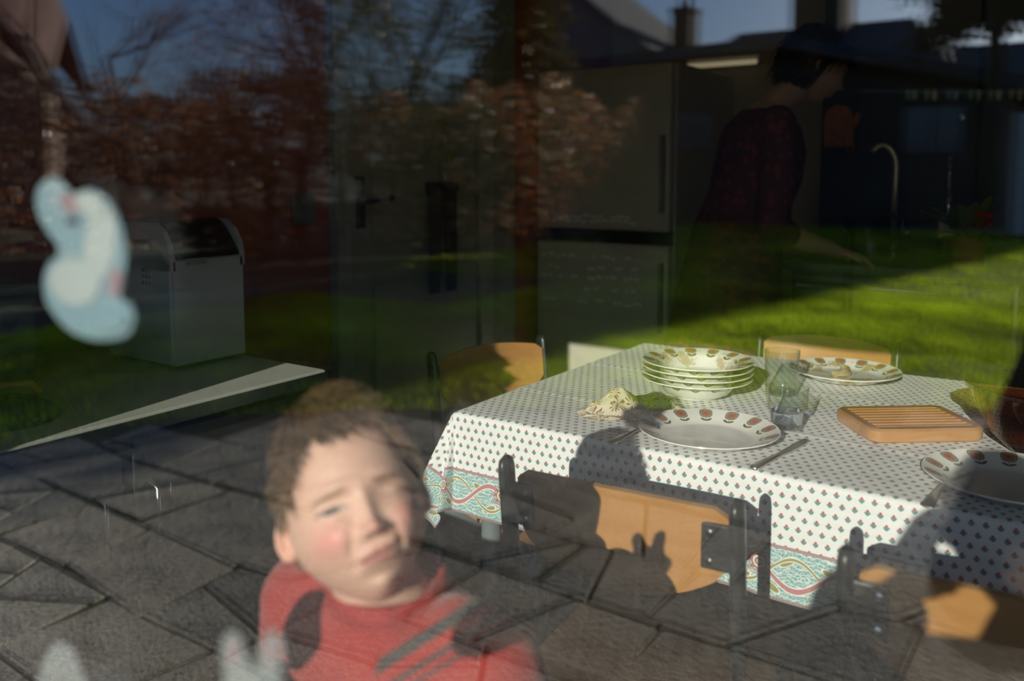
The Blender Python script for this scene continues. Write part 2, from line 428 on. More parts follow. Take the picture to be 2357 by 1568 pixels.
# grass
def grass(n, xr, yr, test, hmin, hmax, wid):
    x = rng.uniform(*xr, n); y = rng.uniform(*yr, n)
    ok = np.array([test(a, b) for a, b in zip(x, y)]); x, y = x[ok], y[ok]; n = len(x)
    h = rng.uniform(hmin, hmax, n); a = rng.uniform(0, 2*np.pi, n); lean = rng.uniform(.1, .8, n)*h; b = rng.uniform(0, 2*np.pi, n)
    v = np.zeros((n, 3, 3)); dx, dy = np.cos(a)*wid/2, np.sin(a)*wid/2
    v[:, 0] = np.stack([x-dx, y-dy, np.full(n, GZ-.03)], 1); v[:, 1] = np.stack([x+dx, y+dy, np.full(n, GZ-.03)], 1)
    v[:, 2] = np.stack([x+np.cos(b)*lean, y+np.sin(b)*lean, GZ-.03+h], 1)
    t = rng.uniform(0, 1, (n, 1)); c = np.array([[.25, .44, .010]])*(1-t)+np.array([[.54, .66, .032]])*t
    cl = np.full(n, .5)
    for i_ in range(9):
        an, fr_ = 2.399*i_, 2.2*1.45**i_; cl += .5*.55**(i_*.5)*.32*np.sin(fr_*(x*np.cos(an)+y*np.sin(an))+1.7*np.sin(fr_*.37*(y*np.cos(an)-x*np.sin(an))+i_))
    cl = np.clip(cl, 0, 1); v[:, 2, 2] += (cl-.5)*.045
    c *= rng.uniform(.7, 1.2, (n, 1))*(.30+1.15*cl[:, None])
    return v.reshape(-1, 3), c
gv = []; gc = []
def on_lawn(x, y): return y < bound_y(x)-.02
for a in ((90000, (-7.5, -1), (-6.5, -1.4), on_lawn, .035, .085, .007), (110000, (-5.5, 3), (-10, -4.2), on_lawn, .035, .08, .009),
          (60000, (-9, 4), (-22, -9), on_lawn, .04, .09, .02)):
    v, c = grass(*a); gv.append(v); gc.append(c)
m_grass = M_attr('grass_blades', .5, transl=.9)
o = fast_mesh('grass', np.concatenate(gv), 3, m_grass, None, np.concatenate(gc))
tag(o, 'short green lawn grass beyond the stone patio', 'grass', kind='stuff')
# ------------------------------------------------------------------ planting and houses at the end of the garden (seen in the glass)
FW = np.array([-math.sin(R(34.5)), -math.cos(R(34.5))]); RT = np.array([math.cos(R(34.5)), -math.sin(R(34.5))])
def far(s, d): p = np.array([0, .25])+FW*d+RT*s; return float(p[0]), float(p[1])
def leaf_quads(c, size, cols, up=.3, droop=0):
    """little pointed leaves at the points c"""
    n = len(c); a = rng.normal(size=(n, 3)); a[:, 2] *= up; a /= np.linalg.norm(a, axis=1)[:, None]
    b = rng.normal(size=(n, 3)); b -= (b*a).sum(1)[:, None]*a; b /= np.linalg.norm(b, axis=1)[:, None]
    s = (size*rng.uniform(.6, 1.3, n))[:, None]
    a[:, 2] -= droop
    v = np.stack([c-a*s, c+b*s*.45, c+a*s, c-b*s*.45], 1).reshape(-1, 3)
    return v, cols
def palette(n, cols, jit=.25):
    cols = np.array(cols); return cols[rng.integers(0, len(cols), n)]*rng.uniform(1-jit, 1+jit, (n, 1))
m_leaf = M_attr('leaf', .38, transl=.5)
m_bark = M('bark', (.085, .07, .05), .9, scale=10, col2=(.03, .027, .02), bmp=.5)
m_twig = M('twig_bark', (.10, .075, .05), .9)
# beech hedge keeping its brown winter leaves
hline = [far(-13.5, 9.5), far(-9.5, 13.2), far(-5, 15), far(2.3, 15.2)]
hd = thing('beech_hedge', 'long beech hedge with dry brown leaves beyond the shaded lawn', 'hedge', (hline[1][0], hline[1][1], GZ-.03))
segs = []; L = 0
for p, q in zip(hline, hline[1:]): segs.append((np.array(p), np.array(q), math.dist(p, q)))
tot = sum(s[2] for s in segs)
def hedge_pts(n):
    t = rng.uniform(0, tot, n); out = np.zeros((n, 3)); acc = 0
    for p, q, l in segs:
        m = (t >= acc) & (t < acc+l); u = ((t[m]-acc)/l)[:, None]; d = (q-p)/l; nn = np.array([-d[1], d[0]])
        off = np.clip(rng.normal(0, .22, m.sum()), -.75, .75)[:, None]
        out[m, :2] = p+(q-p)*u+nn*off; acc += l
    top = 2.62+.22*np.sin(t*1.7)+.14*np.sin(t*4.3+1)+.1*np.sin(t*9.1)
    out[:, 2] = GZ+(top-GZ)*rng.uniform(0, 1, n)**.8
    return out
c = hedge_pts(27000)
fast_mesh('foliage', leaf_quads(c, .046, None, up=1.0)[0], 4, M_attr('beech_leaf', .14, transl=.55), hd,
          palette(len(c), [(.36, .12, .035), (.45, .19, .065), (.24, .07, .022), (.52, .29, .14), (.38, .15, .07), (.20, .16, .05), (.70, .56, .42), (.66, .50, .36), (.34, .11, .03), (.40, .14, .04)]))['kind'] = 'stuff'  # palest tones mixed in to stand for sun glints on the leaves
acc = 0; k = 0
for p, q, l in segs:
    d = (q-p)/l
    for t in np.arange(.2, l, .62):
        b_ = p+d*t
        g = G()
        for _ in range(6):
            tx, ty = rng.normal(0, .22, 2); top = rng.uniform(1.6, 2.6)
            g.tube([(b_[0], b_[1], GZ-.05), (b_[0]+tx*.4, b_[1]+ty*.4, top*.5), (b_[0]+tx, b_[1]+ty, top)], [.03, .018, .005], 5)
        obj('stem', g, m_bark, hd)
# small evergreen shrubs growing in front of and in the hedge
def shrub(name, label, s, d, rx, h, cols, n, size, cat='shrub'):
    x, y = far(s, d); t = thing(name, label, cat, (x, y, GZ-.03))
    u = rng.normal(size=(n, 3)); u /= np.linalg.norm(u, axis=1)[:, None]; u *= (rng.uniform(.25, 1, (n, 1))**.45)
    lump = 1+.16*np.sin(u[:, :1]*7+s)+.14*np.sin(u[:, 2:]*9+d)
    c = u*lump*np.array([rx, rx, h/2])+np.array([x, y, GZ+h*.52])
    fast_mesh('foliage', leaf_quads(c, size, None)[0], 4, m_leaf, t, palette(n, cols))['kind'] = 'stuff'
    g = G()
    for _ in range(9):
        a = rng.uniform(0, 6.28); rr = rx*.55
        g.tube([(x, y, GZ-.05), (x+.3*rr*math.cos(a), y+.3*rr*math.sin(a), h*.4), (x+rr*math.cos(a), y+rr*math.sin(a), h*.8)], [.03, .018, .006], 5)
    obj('stem', g, m_bark, t)
    return t
shrub('evergreen_shrub', 'glossy dark green shrub in front of the hedge near its free end', 1.75, 12.6, .55, 1.55, [(.05, .075, .02), (.09, .11, .04), (.13, .12, .05)], 3600, .06)
shrub('evergreen_shrub', 'loose olive green shrub growing against the middle of the hedge', -.9, 13.8, 1.0, 2.35, [(.07, .08, .025), (.12, .11, .05), (.05, .06, .02)], 5200, .06)
shrub('garden_shrub', 'low reddish shrub at the foot of the hedge', -4.2, 12.8, .6, .9, [(.12, .05, .03), (.1, .07, .03)], 2000, .05)
# thickets along the far boundary
for i, (s_, d_, h_, wd) in enumerate(((-19, 33, 5.2, 'purplish'), (-14.2, 35, 4.6, 'grey brown'), (-9.4, 34, 5.4, 'dull olive'), (-4.6, 36, 5.0, 'dark russet'), (-2.0, 39, 5.6, 'blackish green'))):
    shrub('thicket', '%s thicket far behind the hedge, %s along from the red roofed house' % (wd, ('first', 'second', 'third', 'fourth', 'fifth')[i]), s_, d_, 2.9, h_, [[(.06, .045, .05), (.05, .04, .04)], [(.07, .055, .04), (.05, .04, .03)], [(.06, .06, .03), (.05, .05, .03)], [(.08, .045, .03), (.05, .035, .03)], [(.04, .05, .03), (.05, .05, .035)]][i], 3800, .17, 'thicket')['group'] = 'thickets on the far boundary'
# trees
def bare_tree(name, label, s, d, h, seed, lean=0, spread=.55, dens=4, col=None, leaves=0, lcols=None):
    x, y = far(s, d); t = thing(name, label, 'tree', (x, y, GZ-.03)); r_ = random.Random(seed)
    tr = G(); br = G(); tips = []
    def grow(p, dirn, L, rad, lev, target):
        pts = [p]; rr = [rad]; n = 4
        for i in range(n):
            dirn = (dirn+Vector((r_.uniform(-1, 1), r_.uniform(-1, 1), r_.uniform(-.5, .8)))*.16).normalized()
            p = p+dirn*L/n; pts.append(p); rr.append(rad*(1-.55*(i+1)/n))
        target.tube(pts, rr, 7 if lev == 0 else (5 if lev < 3 else 3), cap=lev == 0)
        if lev >= 4: tips.extend(pts[2:]); return
        for _ in range(dens+(2 if lev == 0 else 0)):
            k = r_.randint(1 if lev else 2, n); q = pts[k]
            nd = (dirn*.8+Vector((r_.gauss(0, 1), r_.gauss(0, 1), r_.gauss(.15, .6)))*spread).normalized()
            grow(q, nd, L*r_.uniform(.5, .72), rr[k]*.62, lev+1, br)
    grow(Vector((x, y, GZ-.1)), Vector((lean*RT[0], lean*RT[1], 1)).normalized(), h*.5, h*.016, 0, tr)
    obj('trunk', tr, m_bark, t, smooth=True)
    o = obj('branches', br, m_twig if col is None else col, t); o['kind'] = 'stuff'
    if leaves:
        tp = np.array([tuple(q) for q in tips]); c = tp[rng.integers(0, len(tp), leaves)]+rng.normal(0, .18, (leaves, 3))
        fast_mesh('foliage', leaf_quads(c, .06, None)[0], 4, m_leaf, t, palette(leaves, lcols or [(.10, .08, .035), (.07, .07, .03)]))['kind'] = 'stuff'
    return t
bare_tree('bare_tree', 'bare slender tree behind the hedge beside the red tiled roof', -9.8, 20, 9, 3)
bare_tree('bare_tree', 'bare tree with a pale leaning trunk behind the hedge', -8.6, 21, 8.5, 14, lean=-.25)
bare_tree('bare_tree', 'bare twiggy tree with a few brown leaves behind the hedge', -6.0, 22, 7.5, 25, leaves=2500, lcols=[(.2, .08, .04), (.12, .07, .03)])
bare_tree('bare_tree', 'bushy olive tree behind the middle of the hedge', -3.4, 21.5, 6.5, 36, leaves=3800)
bare_tree('bare_tree', 'bare wide tree behind the hedge next to the dark conifer', -1.9, 23, 8, 47, leaves=1800)
bare_tree('bare_tree', 'dense olive brown tree reaching above the middle of the hedge', -4.6, 18.5, 8.0, 58, leaves=4500, lcols=[(.11, .09, .045), (.08, .075, .03), (.14, .10, .06)])
bare_tree('bare_tree', 'grey green twiggy tree standing next to the dark conifer', -2.6, 18.0, 7.5, 69, leaves=4500, lcols=[(.10, .10, .05), (.07, .075, .035)])
def conifer(name, label, x, y, h, rad, seed, n, cols, z0=.3, size=.09):
    t = thing(name, label, 'tree', (x, y, GZ-.03)); r_ = np.random.default_rng(seed)
    g = G().tube([(x, y, GZ-.1), (x+.05, y, h*.5), (x, y, h)], [h*.022, h*.013, .01], 8); obj('trunk', g, m_bark, t, smooth=True)
    br = G(); pts = []
    for i in range(int(h*16)):
        z = z0+(h-z0)*(i/(h*16))**.9; a = i*2.4; q = rad*(1-(z-z0)/(h-z0+.2))**.75*r_.uniform(.7, 1.1)
        e = (x+q*math.cos(a), y+q*math.sin(a), z-.22*q)
        br.tube([(x, y, z), ((x+e[0])/2, (y+e[1])/2, z+.02), e], [.03, .018, .006], 4)
        m_ = int(n/(h*16)); u = r_.uniform(.15, 1.05, m_)[:, None]
        p = np.array([x, y, z])+(np.array(e)-np.array([x, y, z]))*u+r_.normal(0, .13, (m_, 3))*(.5+u); pts.append(p)
    obj('branches', br, m_bark, t)['kind'] = 'stuff'
    c = np.concatenate(pts)
    fast_mesh('foliage', leaf_quads(c, size, None, droop=.3)[0], 4, m_leaf, t, palette(len(c), cols))['kind'] = 'stuff'
    return t
tq = bare_tree('bare_tree', 'small bare garden tree beyond the sunlit side of the lawn', 0, 10, 4.3, 77, dens=3, spread=.8)  # out of view, added for its branch shadows on the paving
tq.location.x += .75-far(0, 10)[0]; tq.location.y += -12.0-far(0, 10)[1]
x, y = far(.15, 18.5)
conifer('conifer', 'dense dark green conifer in front of the grey gabled house', x, y, 9.5, 1.7, 5, 15000, [(.035, .05, .014), (.06, .07, .02), (.10, .095, .03)])
# pine with a high crown at the end of the lawn
def pine(x, y):
    t = thing('pine_tree', 'tall pine with a high brownish crown beyond the sunlit lawn', 'tree', (x, y, GZ-.03))
    obj('trunk', G().tube([(x, y, GZ-.1), (x+.2, y, 3), (x-.1, y, 7), (x, y, 11.5)], [.26, .22, .15, .04], 10), m_bark, t, smooth=True)
    br = G(); pts = []
    for i in range(62):
        z = rng.uniform(5.0, 11.3); a = rng.uniform(0, 6.28); q = rng.uniform(1.2, 3.2)*(1-.5*abs(z-7.5)/4)
        e = np.array([x+q*math.cos(a), y+q*math.sin(a), z+rng.uniform(-.5, .5)])
        br.tube([(x, y, z-.4), tuple((np.array([x, y, z])+e)/2), tuple(e)], [.05, .03, .01], 4)
        m_ = 800; u = rng.uniform(.4, 1.05, m_)[:, None]
        pts.append(np.array([x, y, z])+(e-np.array([x, y, z]))*u+rng.normal(0, .24, (m_, 3)))
    obj('branches', br, m_bark, t)['kind'] = 'stuff'
    c = np.concatenate(pts)
    fast_mesh('foliage', leaf_quads(c, .10, None)[0], 4, m_leaf, t, palette(len(c), [(.09, .075, .03), (.06, .06, .025), (.12, .09, .04)]))['kind'] = 'stuff'
pine(-2.6, -25.2)
# ---- buildings
m_slate = M('grey_slate', (.15, .155, .165), .9, spec=.15, scale=3, var=.25, stretch=(1, 1, 6))
m_terra = None
def tiled(name, c1, c2, pitch=.3):
    m, nt, p = newmat(name); vec, x, y, z = coords(nt)
    n = tex_noise(nt, vec, 3, 5); rows = (z/(pitch*.55)).frac(); cols_ = ((x+y)/(pitch*.7)).frac()
    nt.links.new(mixc(nt, n, c1, c2), p.inputs['Base Color']); p.inputs['Roughness'].default_value = .8
    bump(nt, p, rows+(cols_*6.28).sin()*.5, .9, .05)
    return m
m_terra = tiled('terracotta_tiles', (.115, .052, .036), (.06, .03, .023))
m_wallbrown = M('dark_render', (.075, .065, .055), .9, scale=2, var=.2)
m_brick_b = M('brown_brick', (.11, .075, .055), .9, scale=5)
m_cream = M('cream_render', (.34, .30, .24), .9, scale=2)
m_wglass = M('house_window_glass', (.012, .06, .14), .04, var=.05, spec=1.0)  # blue of the reflected sky put into the base colour
m_wframe = M('dark_window_frame', (.03, .035, .045), .5)
def bwindow(parent, x0, x1, y, z0, z1, label=None):
    f = obj('window', G().box(x0, x1, y, y+.05, z0, z1), m_wframe, parent)
    xm = (x0+x1)/2
    for a, b_ in ((x0+.06, xm-.03), (xm+.03, x1-.06)):
        obj('pane', G().box(a, b_, y+.051, y+.057, z0+.06, z1-.06), m_wglass, f)
# low hall with a wide shallow roof
h = thing('garden_hall', 'low dark building with wide shallow overhanging roof behind the lawn', 'building', (-9, -27, GZ))
H0 = -27.0
outline = [(-19, -.13), (-2.4, -.13), (-2.4, 3.33), (-8.2, 4.75), (-19, 4.45)]
obj('wall', G().prism(outline, 'y', H0-8, H0), m_wallbrown, h)
obj('roof', G().prism([(-20, 4.66), (-8.2, 5.0), (-1.7, 3.36), (-1.7, 3.70), (-8.2, 5.34), (-20, 5.0)], 'y', H0-8.5, H0+.9), m_slate, h)
obj('gutter', G().tube([(-20, H0+.97, 4.62), (-8.2, H0+.97, 4.96), (-1.7, H0+.97, 3.32)], .07, 8), M('gutter_brown', (.07, .045, .03), .5), h, smooth=True)
bwindow(h, -12.1, -10.75, H0, 2.0, 3.25); bwindow(h, -4.95, -3.35, H0, 1.75, 3.15)
bwindow(h, -16.6, -15.2, H0, 2.0, 3.2)
# grey gabled house behind
def gable_house(name, label, x0, x1, y, depth, ze, xr, zr, mw, mr):
    t = thing(name, label, 'building', ((x0+x1)/2, y, GZ))
    obj('wall', G().prism([(x0, -.1), (x1, -.1), (x1, ze), (xr, zr), (x0, ze)], 'y', y-depth, y), mw, t)
    def up(x, z, d): return (x, z+d)
    lx, rx = x0-.35, x1+.35
    sl = (zr-ze)/(xr-x0); sr = (zr-ze)/(x1-xr)
    obj('roof', G().prism([(lx, ze-sl*.35+.02), (xr, zr+.02), (rx, ze-sr*.35+.02), (rx, ze-sr*.35+.24), (xr, zr+.26), (lx, ze-sl*.35+.24)], 'y', y-depth-.4, y+.4), mr, t)
    return t
def ridge_house(name, label, x0, x1, y, depth, ze, zr, mw, mr, hip=1.5):
    """ridge running across; hipped ends"""
    t = thing(name, label, 'building', ((x0+x1)/2, y, GZ))
    obj('wall', G().box(x0, x1, y-depth, y, -.1, ze), mw, t)
    a, b_, ym = x0-.4, x1+.4, y-depth/2
    v = [(a, y+.4, ze-.15), (b_, y+.4, ze-.15), (b_, y-depth-.4, ze-.15), (a, y-depth-.4, ze-.15), (x0+hip, ym, zr), (x1-hip, ym, zr)]
    obj('roof', G().add(v, [(0, 1, 5, 4), (1, 2, 5), (2, 3, 4, 5), (3, 0, 4), (0, 3, 2, 1)]), mr, t)
    return t
def chimney(t, x, y, w_, z0, z1):
    c = obj('chimney', G().box(x-w_/2, x+w_/2, y-w_/2, y+w_/2, z0, z1).box(x-w_/2-.08, x+w_/2+.08, y-w_/2-.08, y+w_/2+.08, z1-.25, z1-.08), m_brick_b, t)
    for dx in (-w_*.22, w_*.22):
        obj('chimney_pot', G().lathe([(.10, z1), (.13, z1), (.10, z1+.45), (.08, z1+.45), (.08, z1+.1)], 10, (x+dx, y, 0)), m_terra, c)
g1 = gable_house('gabled_house', 'tall house with steep grey slate gable behind the conifer', -27.5, -14.6, -36, 8, 4.6, -23.0, 11.2, m_cream, m_slate)
for (a, b_, z0, z1) in ((-26, -24.6, 1.2, 2.8), (-21, -19.6, 1.2, 2.8), (-23.6, -22.4, 4.8, 6.4)): bwindow(g1, a, b_, -36, z0, z1)
chimney(g1, -17.3, -40, 1.0, 6.2, 9.2)
g2 = ridge_house('slate_roof_house', 'long house with hipped dark slate roof above the low hall', -17.0, -5.2, -37, 8, 5.2, 7.9, m_brick_b, m_slate, 2.0)
chimney(g2, -10.9, -40.5, 2.2, 6.5, 10.5)
for (a, b_) in ((-15.5, -14), (-12, -10.4), (-8, -6.6)): bwindow(g2, a, b_, -37, 3.3, 4.7)
g3 = ridge_house('terrace_house', 'lower house with dark slate roof beside the tall pine', -6.4, 1.4, -38, 7, 4.6, 6.6, m_brick_b, m_slate, .8)
for (a, b_) in ((-4.8, -3.4), (-2, -.6)): bwindow(g3, a, b_, -38, 2.6, 4.0)
x0, y0 = far(-14.6, 23)
t = thing('red_roofed_house', 'house with rounded red tiled roof above the end of the hedge', 'building', (x0, y0, GZ))
prof = []
a_ = np.array([x0, y0]); 
def P3(s, d, z): q = far(s, d); return (q[0], q[1], z)
g = G(); arc = [(-19, 5.7), (-14.2, 5.65), (-13.0, 5.35), (-12.2, 4.75), (-11.6, 4.0), (-11.25, 3.2)]
k = len(arc)
g.add([P3(s, 21.5, z) for s, z in arc]+[P3(s-1.2, 25, z+2.4) for s, z in arc]+[P3(s-2.4, 29, z) for s, z in arc],
      [(i, i+1, k+i+1, k+i) for i in range(k-1)]+[(k+i, k+i+1, 2*k+i+1, 2*k+i) for i in range(k-1)])
o = obj('roof', g, m_terra, t); o.modifiers.new('t', 'SOLIDIFY').thickness = .2
obj('wall', G().add([P3(-19, 22, -.1), P3(-11.6, 22, -.1), P3(-14, 28.5, -.1), P3(-21, 28.5, -.1), P3(-19, 22, 5.4), P3(-13.6, 22, 5.2), P3(-15.6, 28.5, 5.2), P3(-21, 28.5, 5.4), P3(-11.6, 22, 3.2), P3(-14, 28.5, 3.2)],
    [(0, 1, 8, 5, 4), (1, 2, 9, 8), (2, 3, 7, 6, 9), (3, 0, 4, 7), (4, 5, 6, 7), (5, 8, 9, 6)]), m_brick_b, t)
obj('verge_board', G().tube([P3(s, 21.42, z+.05) for s, z in arc], .12, 6), M('verge_dark', (.03, .025, .02), .7), t, smooth=True)
# unseen tall block, added so that its long shadow lies over the lawn
ab = thing('shading_block', 'tall flat roofed brick block far beyond the houses', 'building', (4.7, -64, GZ))
obj('wall', G().box(2.6, 6.9, -68, -60, -.1, 18.2), m_brick_b, ab)
obj('roof', G().box(2.4, 7.0, -68.2, -59.9, 18.2, 18.5), m_slate, ab)
for i in range(6):
    for x_ in (3.0, 4.3, 5.6): bwindow(ab, x_, x_+1.1, -60, 1.2+2.9*i, 2.7+2.9*i)
# white painted block wall at the edge of the lawn
bw = thing('block_wall', 'white painted block wall end standing at the edge of the lawn', 'wall', (-1.3, -21.6, GZ))
obj('core', G().box(-1.68, -.92, -21.75, -21.52, GZ-.05, 2.52), M('mortar_grey', (.35, .35, .34), .9), bw)
m_block = M('white_block_paint', (.78, .78, .75), .8, var=.06, bmp=.2)
proto = None
for r in range(13):
    for c in range(2):
        x = -1.70+c*.42+(0 if r % 2 else -.21); z = GZ+r*.203
        xa, xb = max(x, -1.70), (x+.40 if c == 0 else -.90)
        if xb-xa < .1: continue
        obj('block', G().bbox(xa, xb, -21.77, -21.50, z, z+.19, .008, 1), m_block, bw)
# washing line with clothes pegs
wl = thing('washing_line', 'thin washing line on a dark pole above the lawn', 'washing line', (-2.05, -8.6, GZ-.03))
obj('pole', G().tube([(-2.05, -8.6, GZ-.1), (-2.05, -8.6, 2.2)], .012, 8), M('pole_matt', (.01, .01, .01), 1.0, spec=0), wl, smooth=True)
obj('pole', G().tube([(2.6, -8.6, GZ-.1), (2.6, -8.6, 2.2)], .022, 8), m_black, wl, smooth=True)
lz = lambda x: 2.02-.10*math.sin((x+2.05)/4.65*math.pi)
obj('wire', G().tube([(x, -8.6, lz(x)) for x in np.linspace(-2.05, 2.6, 24)], .004, 5), M('wire_grey', (.35, .35, .36), .5), wl)
pc = {'green': M('peg_green', (.08, .45, .06), .4), 'yellow': M('peg_yellow', (.65, .55, .05), .4), 'blue': M('peg_teal', (.05, .3, .28), .4)}
for i, (x, c) in enumerate(((-1.55, 'green'), (-1.38, 'yellow'), (-1.2, 'blue'), (-1.02, 'green'), (-.86, 'yellow'), (-.70, 'yellow'))):
    z = lz(x); t = thing('clothes_peg', '%s clothes peg, number %s along the washing line from its pole' % (c, ('one', 'two', 'three', 'four', 'five', 'six')[i]), 'peg', (x, -8.6, z), group='pegs on the washing line')
    for s in (-1, 1):
        obj('prong', G().prism([(s*.004, .02), (s*.011, .02), (s*.014, -.03), (s*.007, -.07), (s*.003, -.07), (s*.004, -.03)], 'y', -.006, .006), pc[c], t, local=True)
    obj('spring', G().tube([(-.009, 0, -.012), (.009, 0, -.012)], .005, 6), m_steel, t, local=True)
# ------------------------------------------------------------------ table, cloth, chairs
def slab(fn, nu, nv, th):
    """curved sheet with thickness: fn(u,v)->point, th = offset vector"""
    g = G(); th = np.array(th); a = [[np.array(fn(i/nu, j/nv)) for j in range(nv+1)] for i in range(nu+1)]
    for s in (0, 1):
        for i in range(nu+1):
            for j in range(nv+1): g.v.append(tuple(a[i][j]+th*s))
    w_ = nv+1; N = (nu+1)*w_
    for i in range(nu):
        for j in range(nv):
            q = (i*w_+j, (i+1)*w_+j, (i+1)*w_+j+1, i*w_+j+1); g.f += [q, tuple(k+N for k in reversed(q))]
    rim = [i*w_ for i in range(nu+1)]+[nu*w_+j for j in range(1, nv+1)]+[i*w_+nv for i in range(nu-1, -1, -1)]+[j for j in range(nv-1, 0, -1)]
    for k in range(len(rim)):
        p, q = rim[k], rim[(k+1) % len(rim)]; g.f.append((p, p+N, q+N, q))
    return g
def wood(name, c1, c2, axis=(1, 12, 12), rough=.38, scale=7):
    m, nt, p = newmat(name); vec, x, y, z = coords(nt)
    mp = nt.nodes.new('ShaderNodeMapping'); mp.inputs['Scale'].default_value = axis; nt.links.new(vec, mp.inputs[0])
    n = tex_noise(nt, mp.outputs[0], scale, 5, .6); n2 = tex_noise(nt, vec, 3)
    nt.links.new(mixc(nt, ((n*.7+n2*.3-.5)*2+.5).max(0).min(1), c2, c1), p.inputs['Base Color'])
    p.inputs['Roughness'].default_value = rough; p.inputs['Coat Weight'].default_value = .15
    bump(nt, p, n, .08, .004); return m
m_ply = wood('beech_plywood', (.50, .25, .085), (.40, .185, .06))
m_plyedge = wood('plywood_edge', (.58, .36, .16), (.36, .19, .075), (2, 2, 120), .6)
m_legs = M('grey_tube_steel', (.16, .19, .20), .45, var=.1)
m_post = M('black_tube', (.016, .018, .02), .32, var=.2)
def make_chair(label, group):
    t = thing('dining_chair', label, 'chair', (0, 0, 0), 0, group)
    W = .177
    for s in (-1, 1):
        P = [(s*W, -.185, .40), (s*W, -.19, .50), (s*W, -.205, .64), (s*W, -.222, .785)]
        o = obj('back_post', G().tube(P+[(s*W, -.2235, .797), (s*W, -.224, .803)], [(.0105, .018)]*4+[(.009, .0155), (.004, .007)], 14, up=(1, 0, 0)), m_post, t, smooth=True, autosmooth=50, local=True)
        obj('leg', G().tube([(s*W, -.185, .45), (s*(W+.01), -.20, .25), (s*(W+.02), -.235, 0)], [.0125, .0125, .0125], 12), m_legs, t, smooth=True, autosmooth=50, local=True)
        obj('leg', G().tube([(s*W, -.18, .425), (s*W, .10, .425), (s*(W+.005), .155, .41), (s*(W+.012), .185, .32), (s*(W+.02), .205, 0)], .0125, 12), m_legs, t, smooth=True, autosmooth=50, local=True)
        b_ = obj('bracket', G().bbox(s*W-.048 if s > 0 else s*W+.0, s*W if s > 0 else s*W+.048, -.2255, -.2185, .70, .765, .003), m_post, t, local=True)
        for z in (.712, .752):
            c_ = s*(W-.036)
            q = obj('screw', G().lathe([(.0001, 0), (.005, 0), (.005, .002), (.003, .003), (.0001, .003)], 10), m_chrome, b_, local=True)
            q.rotation_euler = (R(90), 0, 0); q.location = (c_, -.2255, z)
    def back(u, v):
        x = (u*2-1)*.163; c = 1-(u*2-1)**2
        z0 = .692-.052*c**.8; z1 = .780+.014*c
        ax = abs(u*2-1)
        if ax > .9: z0 += (ax-.9)*.09; z1 -= (ax-.9)*.11
        z = z0+(z1-z0)*v
        return (x, -.205-.034*c-.10*(z-.69), z)
    o = obj('backrest', slab(back, 36, 10, (0, .0105, .001)), m_ply, t, smooth=True, autosmooth=40, local=True)
    o.data.materials.append(m_plyedge)
    me = o.data
    for p in me.polygons:
        if abs(p.normal.z) > .6: p.material_index = 1
    def seat(u, v):
        x = (u*2-1)*(.185-.012*(1-v)); y = -.19+.39*v; e = max(0, v-.85)
        k = max(abs(u*2-1)-.86, 0)*max(abs(v*2-1)-.86, 0)*6
        return (x*(1-k), y, .438-.012*(1-(u*2-1)**2)*math.sin(min(1, v*1.3)*math.pi)-e*e*1.2)
    obj('seat', slab(seat, 20, 20, (0, 0, .011)), m_ply, t, smooth=True, autosmooth=40, local=True)
    return t
ch = make_chair('plywood chair seen from behind with a child shaped shadow on its back', 'chairs around the table')
ch.location = (-.575, 1.040, 0); ch.rotation_euler = (0, 0, R(4.0))
dup(ch, (-.070, 1.0, 0), R(4.5), 'shaded plywood chair beside the sunlit one, next to the plate with a fork')
dup(ch, (-1.066, 1.452, 0), R(-105.4), 'plywood chair with half shaded backrest at the short end of the table')
dup(ch, (-.60, 1.895, 0), R(181), 'plywood chair tucked in behind the used plate and drinking glass')
TX0, TX1, TY0, TY1, TZ = -1.072, .74, 1.112, 1.985, .745
tb = thing('dining_table', 'rectangular dining table on grey steel legs under the printed cloth', 'table', (-.16, 1.55, 0))
obj('table_top', G().bbox(TX0, TX1, TY0, TY1, TZ-.028, TZ), wood('table_wood', (.35, .2, .09), (.25, .13, .05)), tb)
for x in (TX0+.05, TX1-.05):
    for y in (TY0+.05, TY1-.05):
        obj('leg', G().tube([(x, y, 0), (x, y, TZ-.028)], .021, 14), m_legs, tb, smooth=True, autosmooth=50)
obj('apron', G().bbox(TX0+.05, TX1-.05, TY0+.04, TY0+.06, TZ-.09, TZ-.028).bbox(TX0+.05, TX1-.05, TY1-.06, TY1-.04, TZ-.09, TZ-.028)
    .bbox(TX0+.04, TX0+.06, TY0+.05, TY1-.05, TZ-.09, TZ-.028).bbox(TX1-.06, TX1-.04, TY0+.05, TY1-.05, TZ-.09, TZ-.028), m_legs, tb)
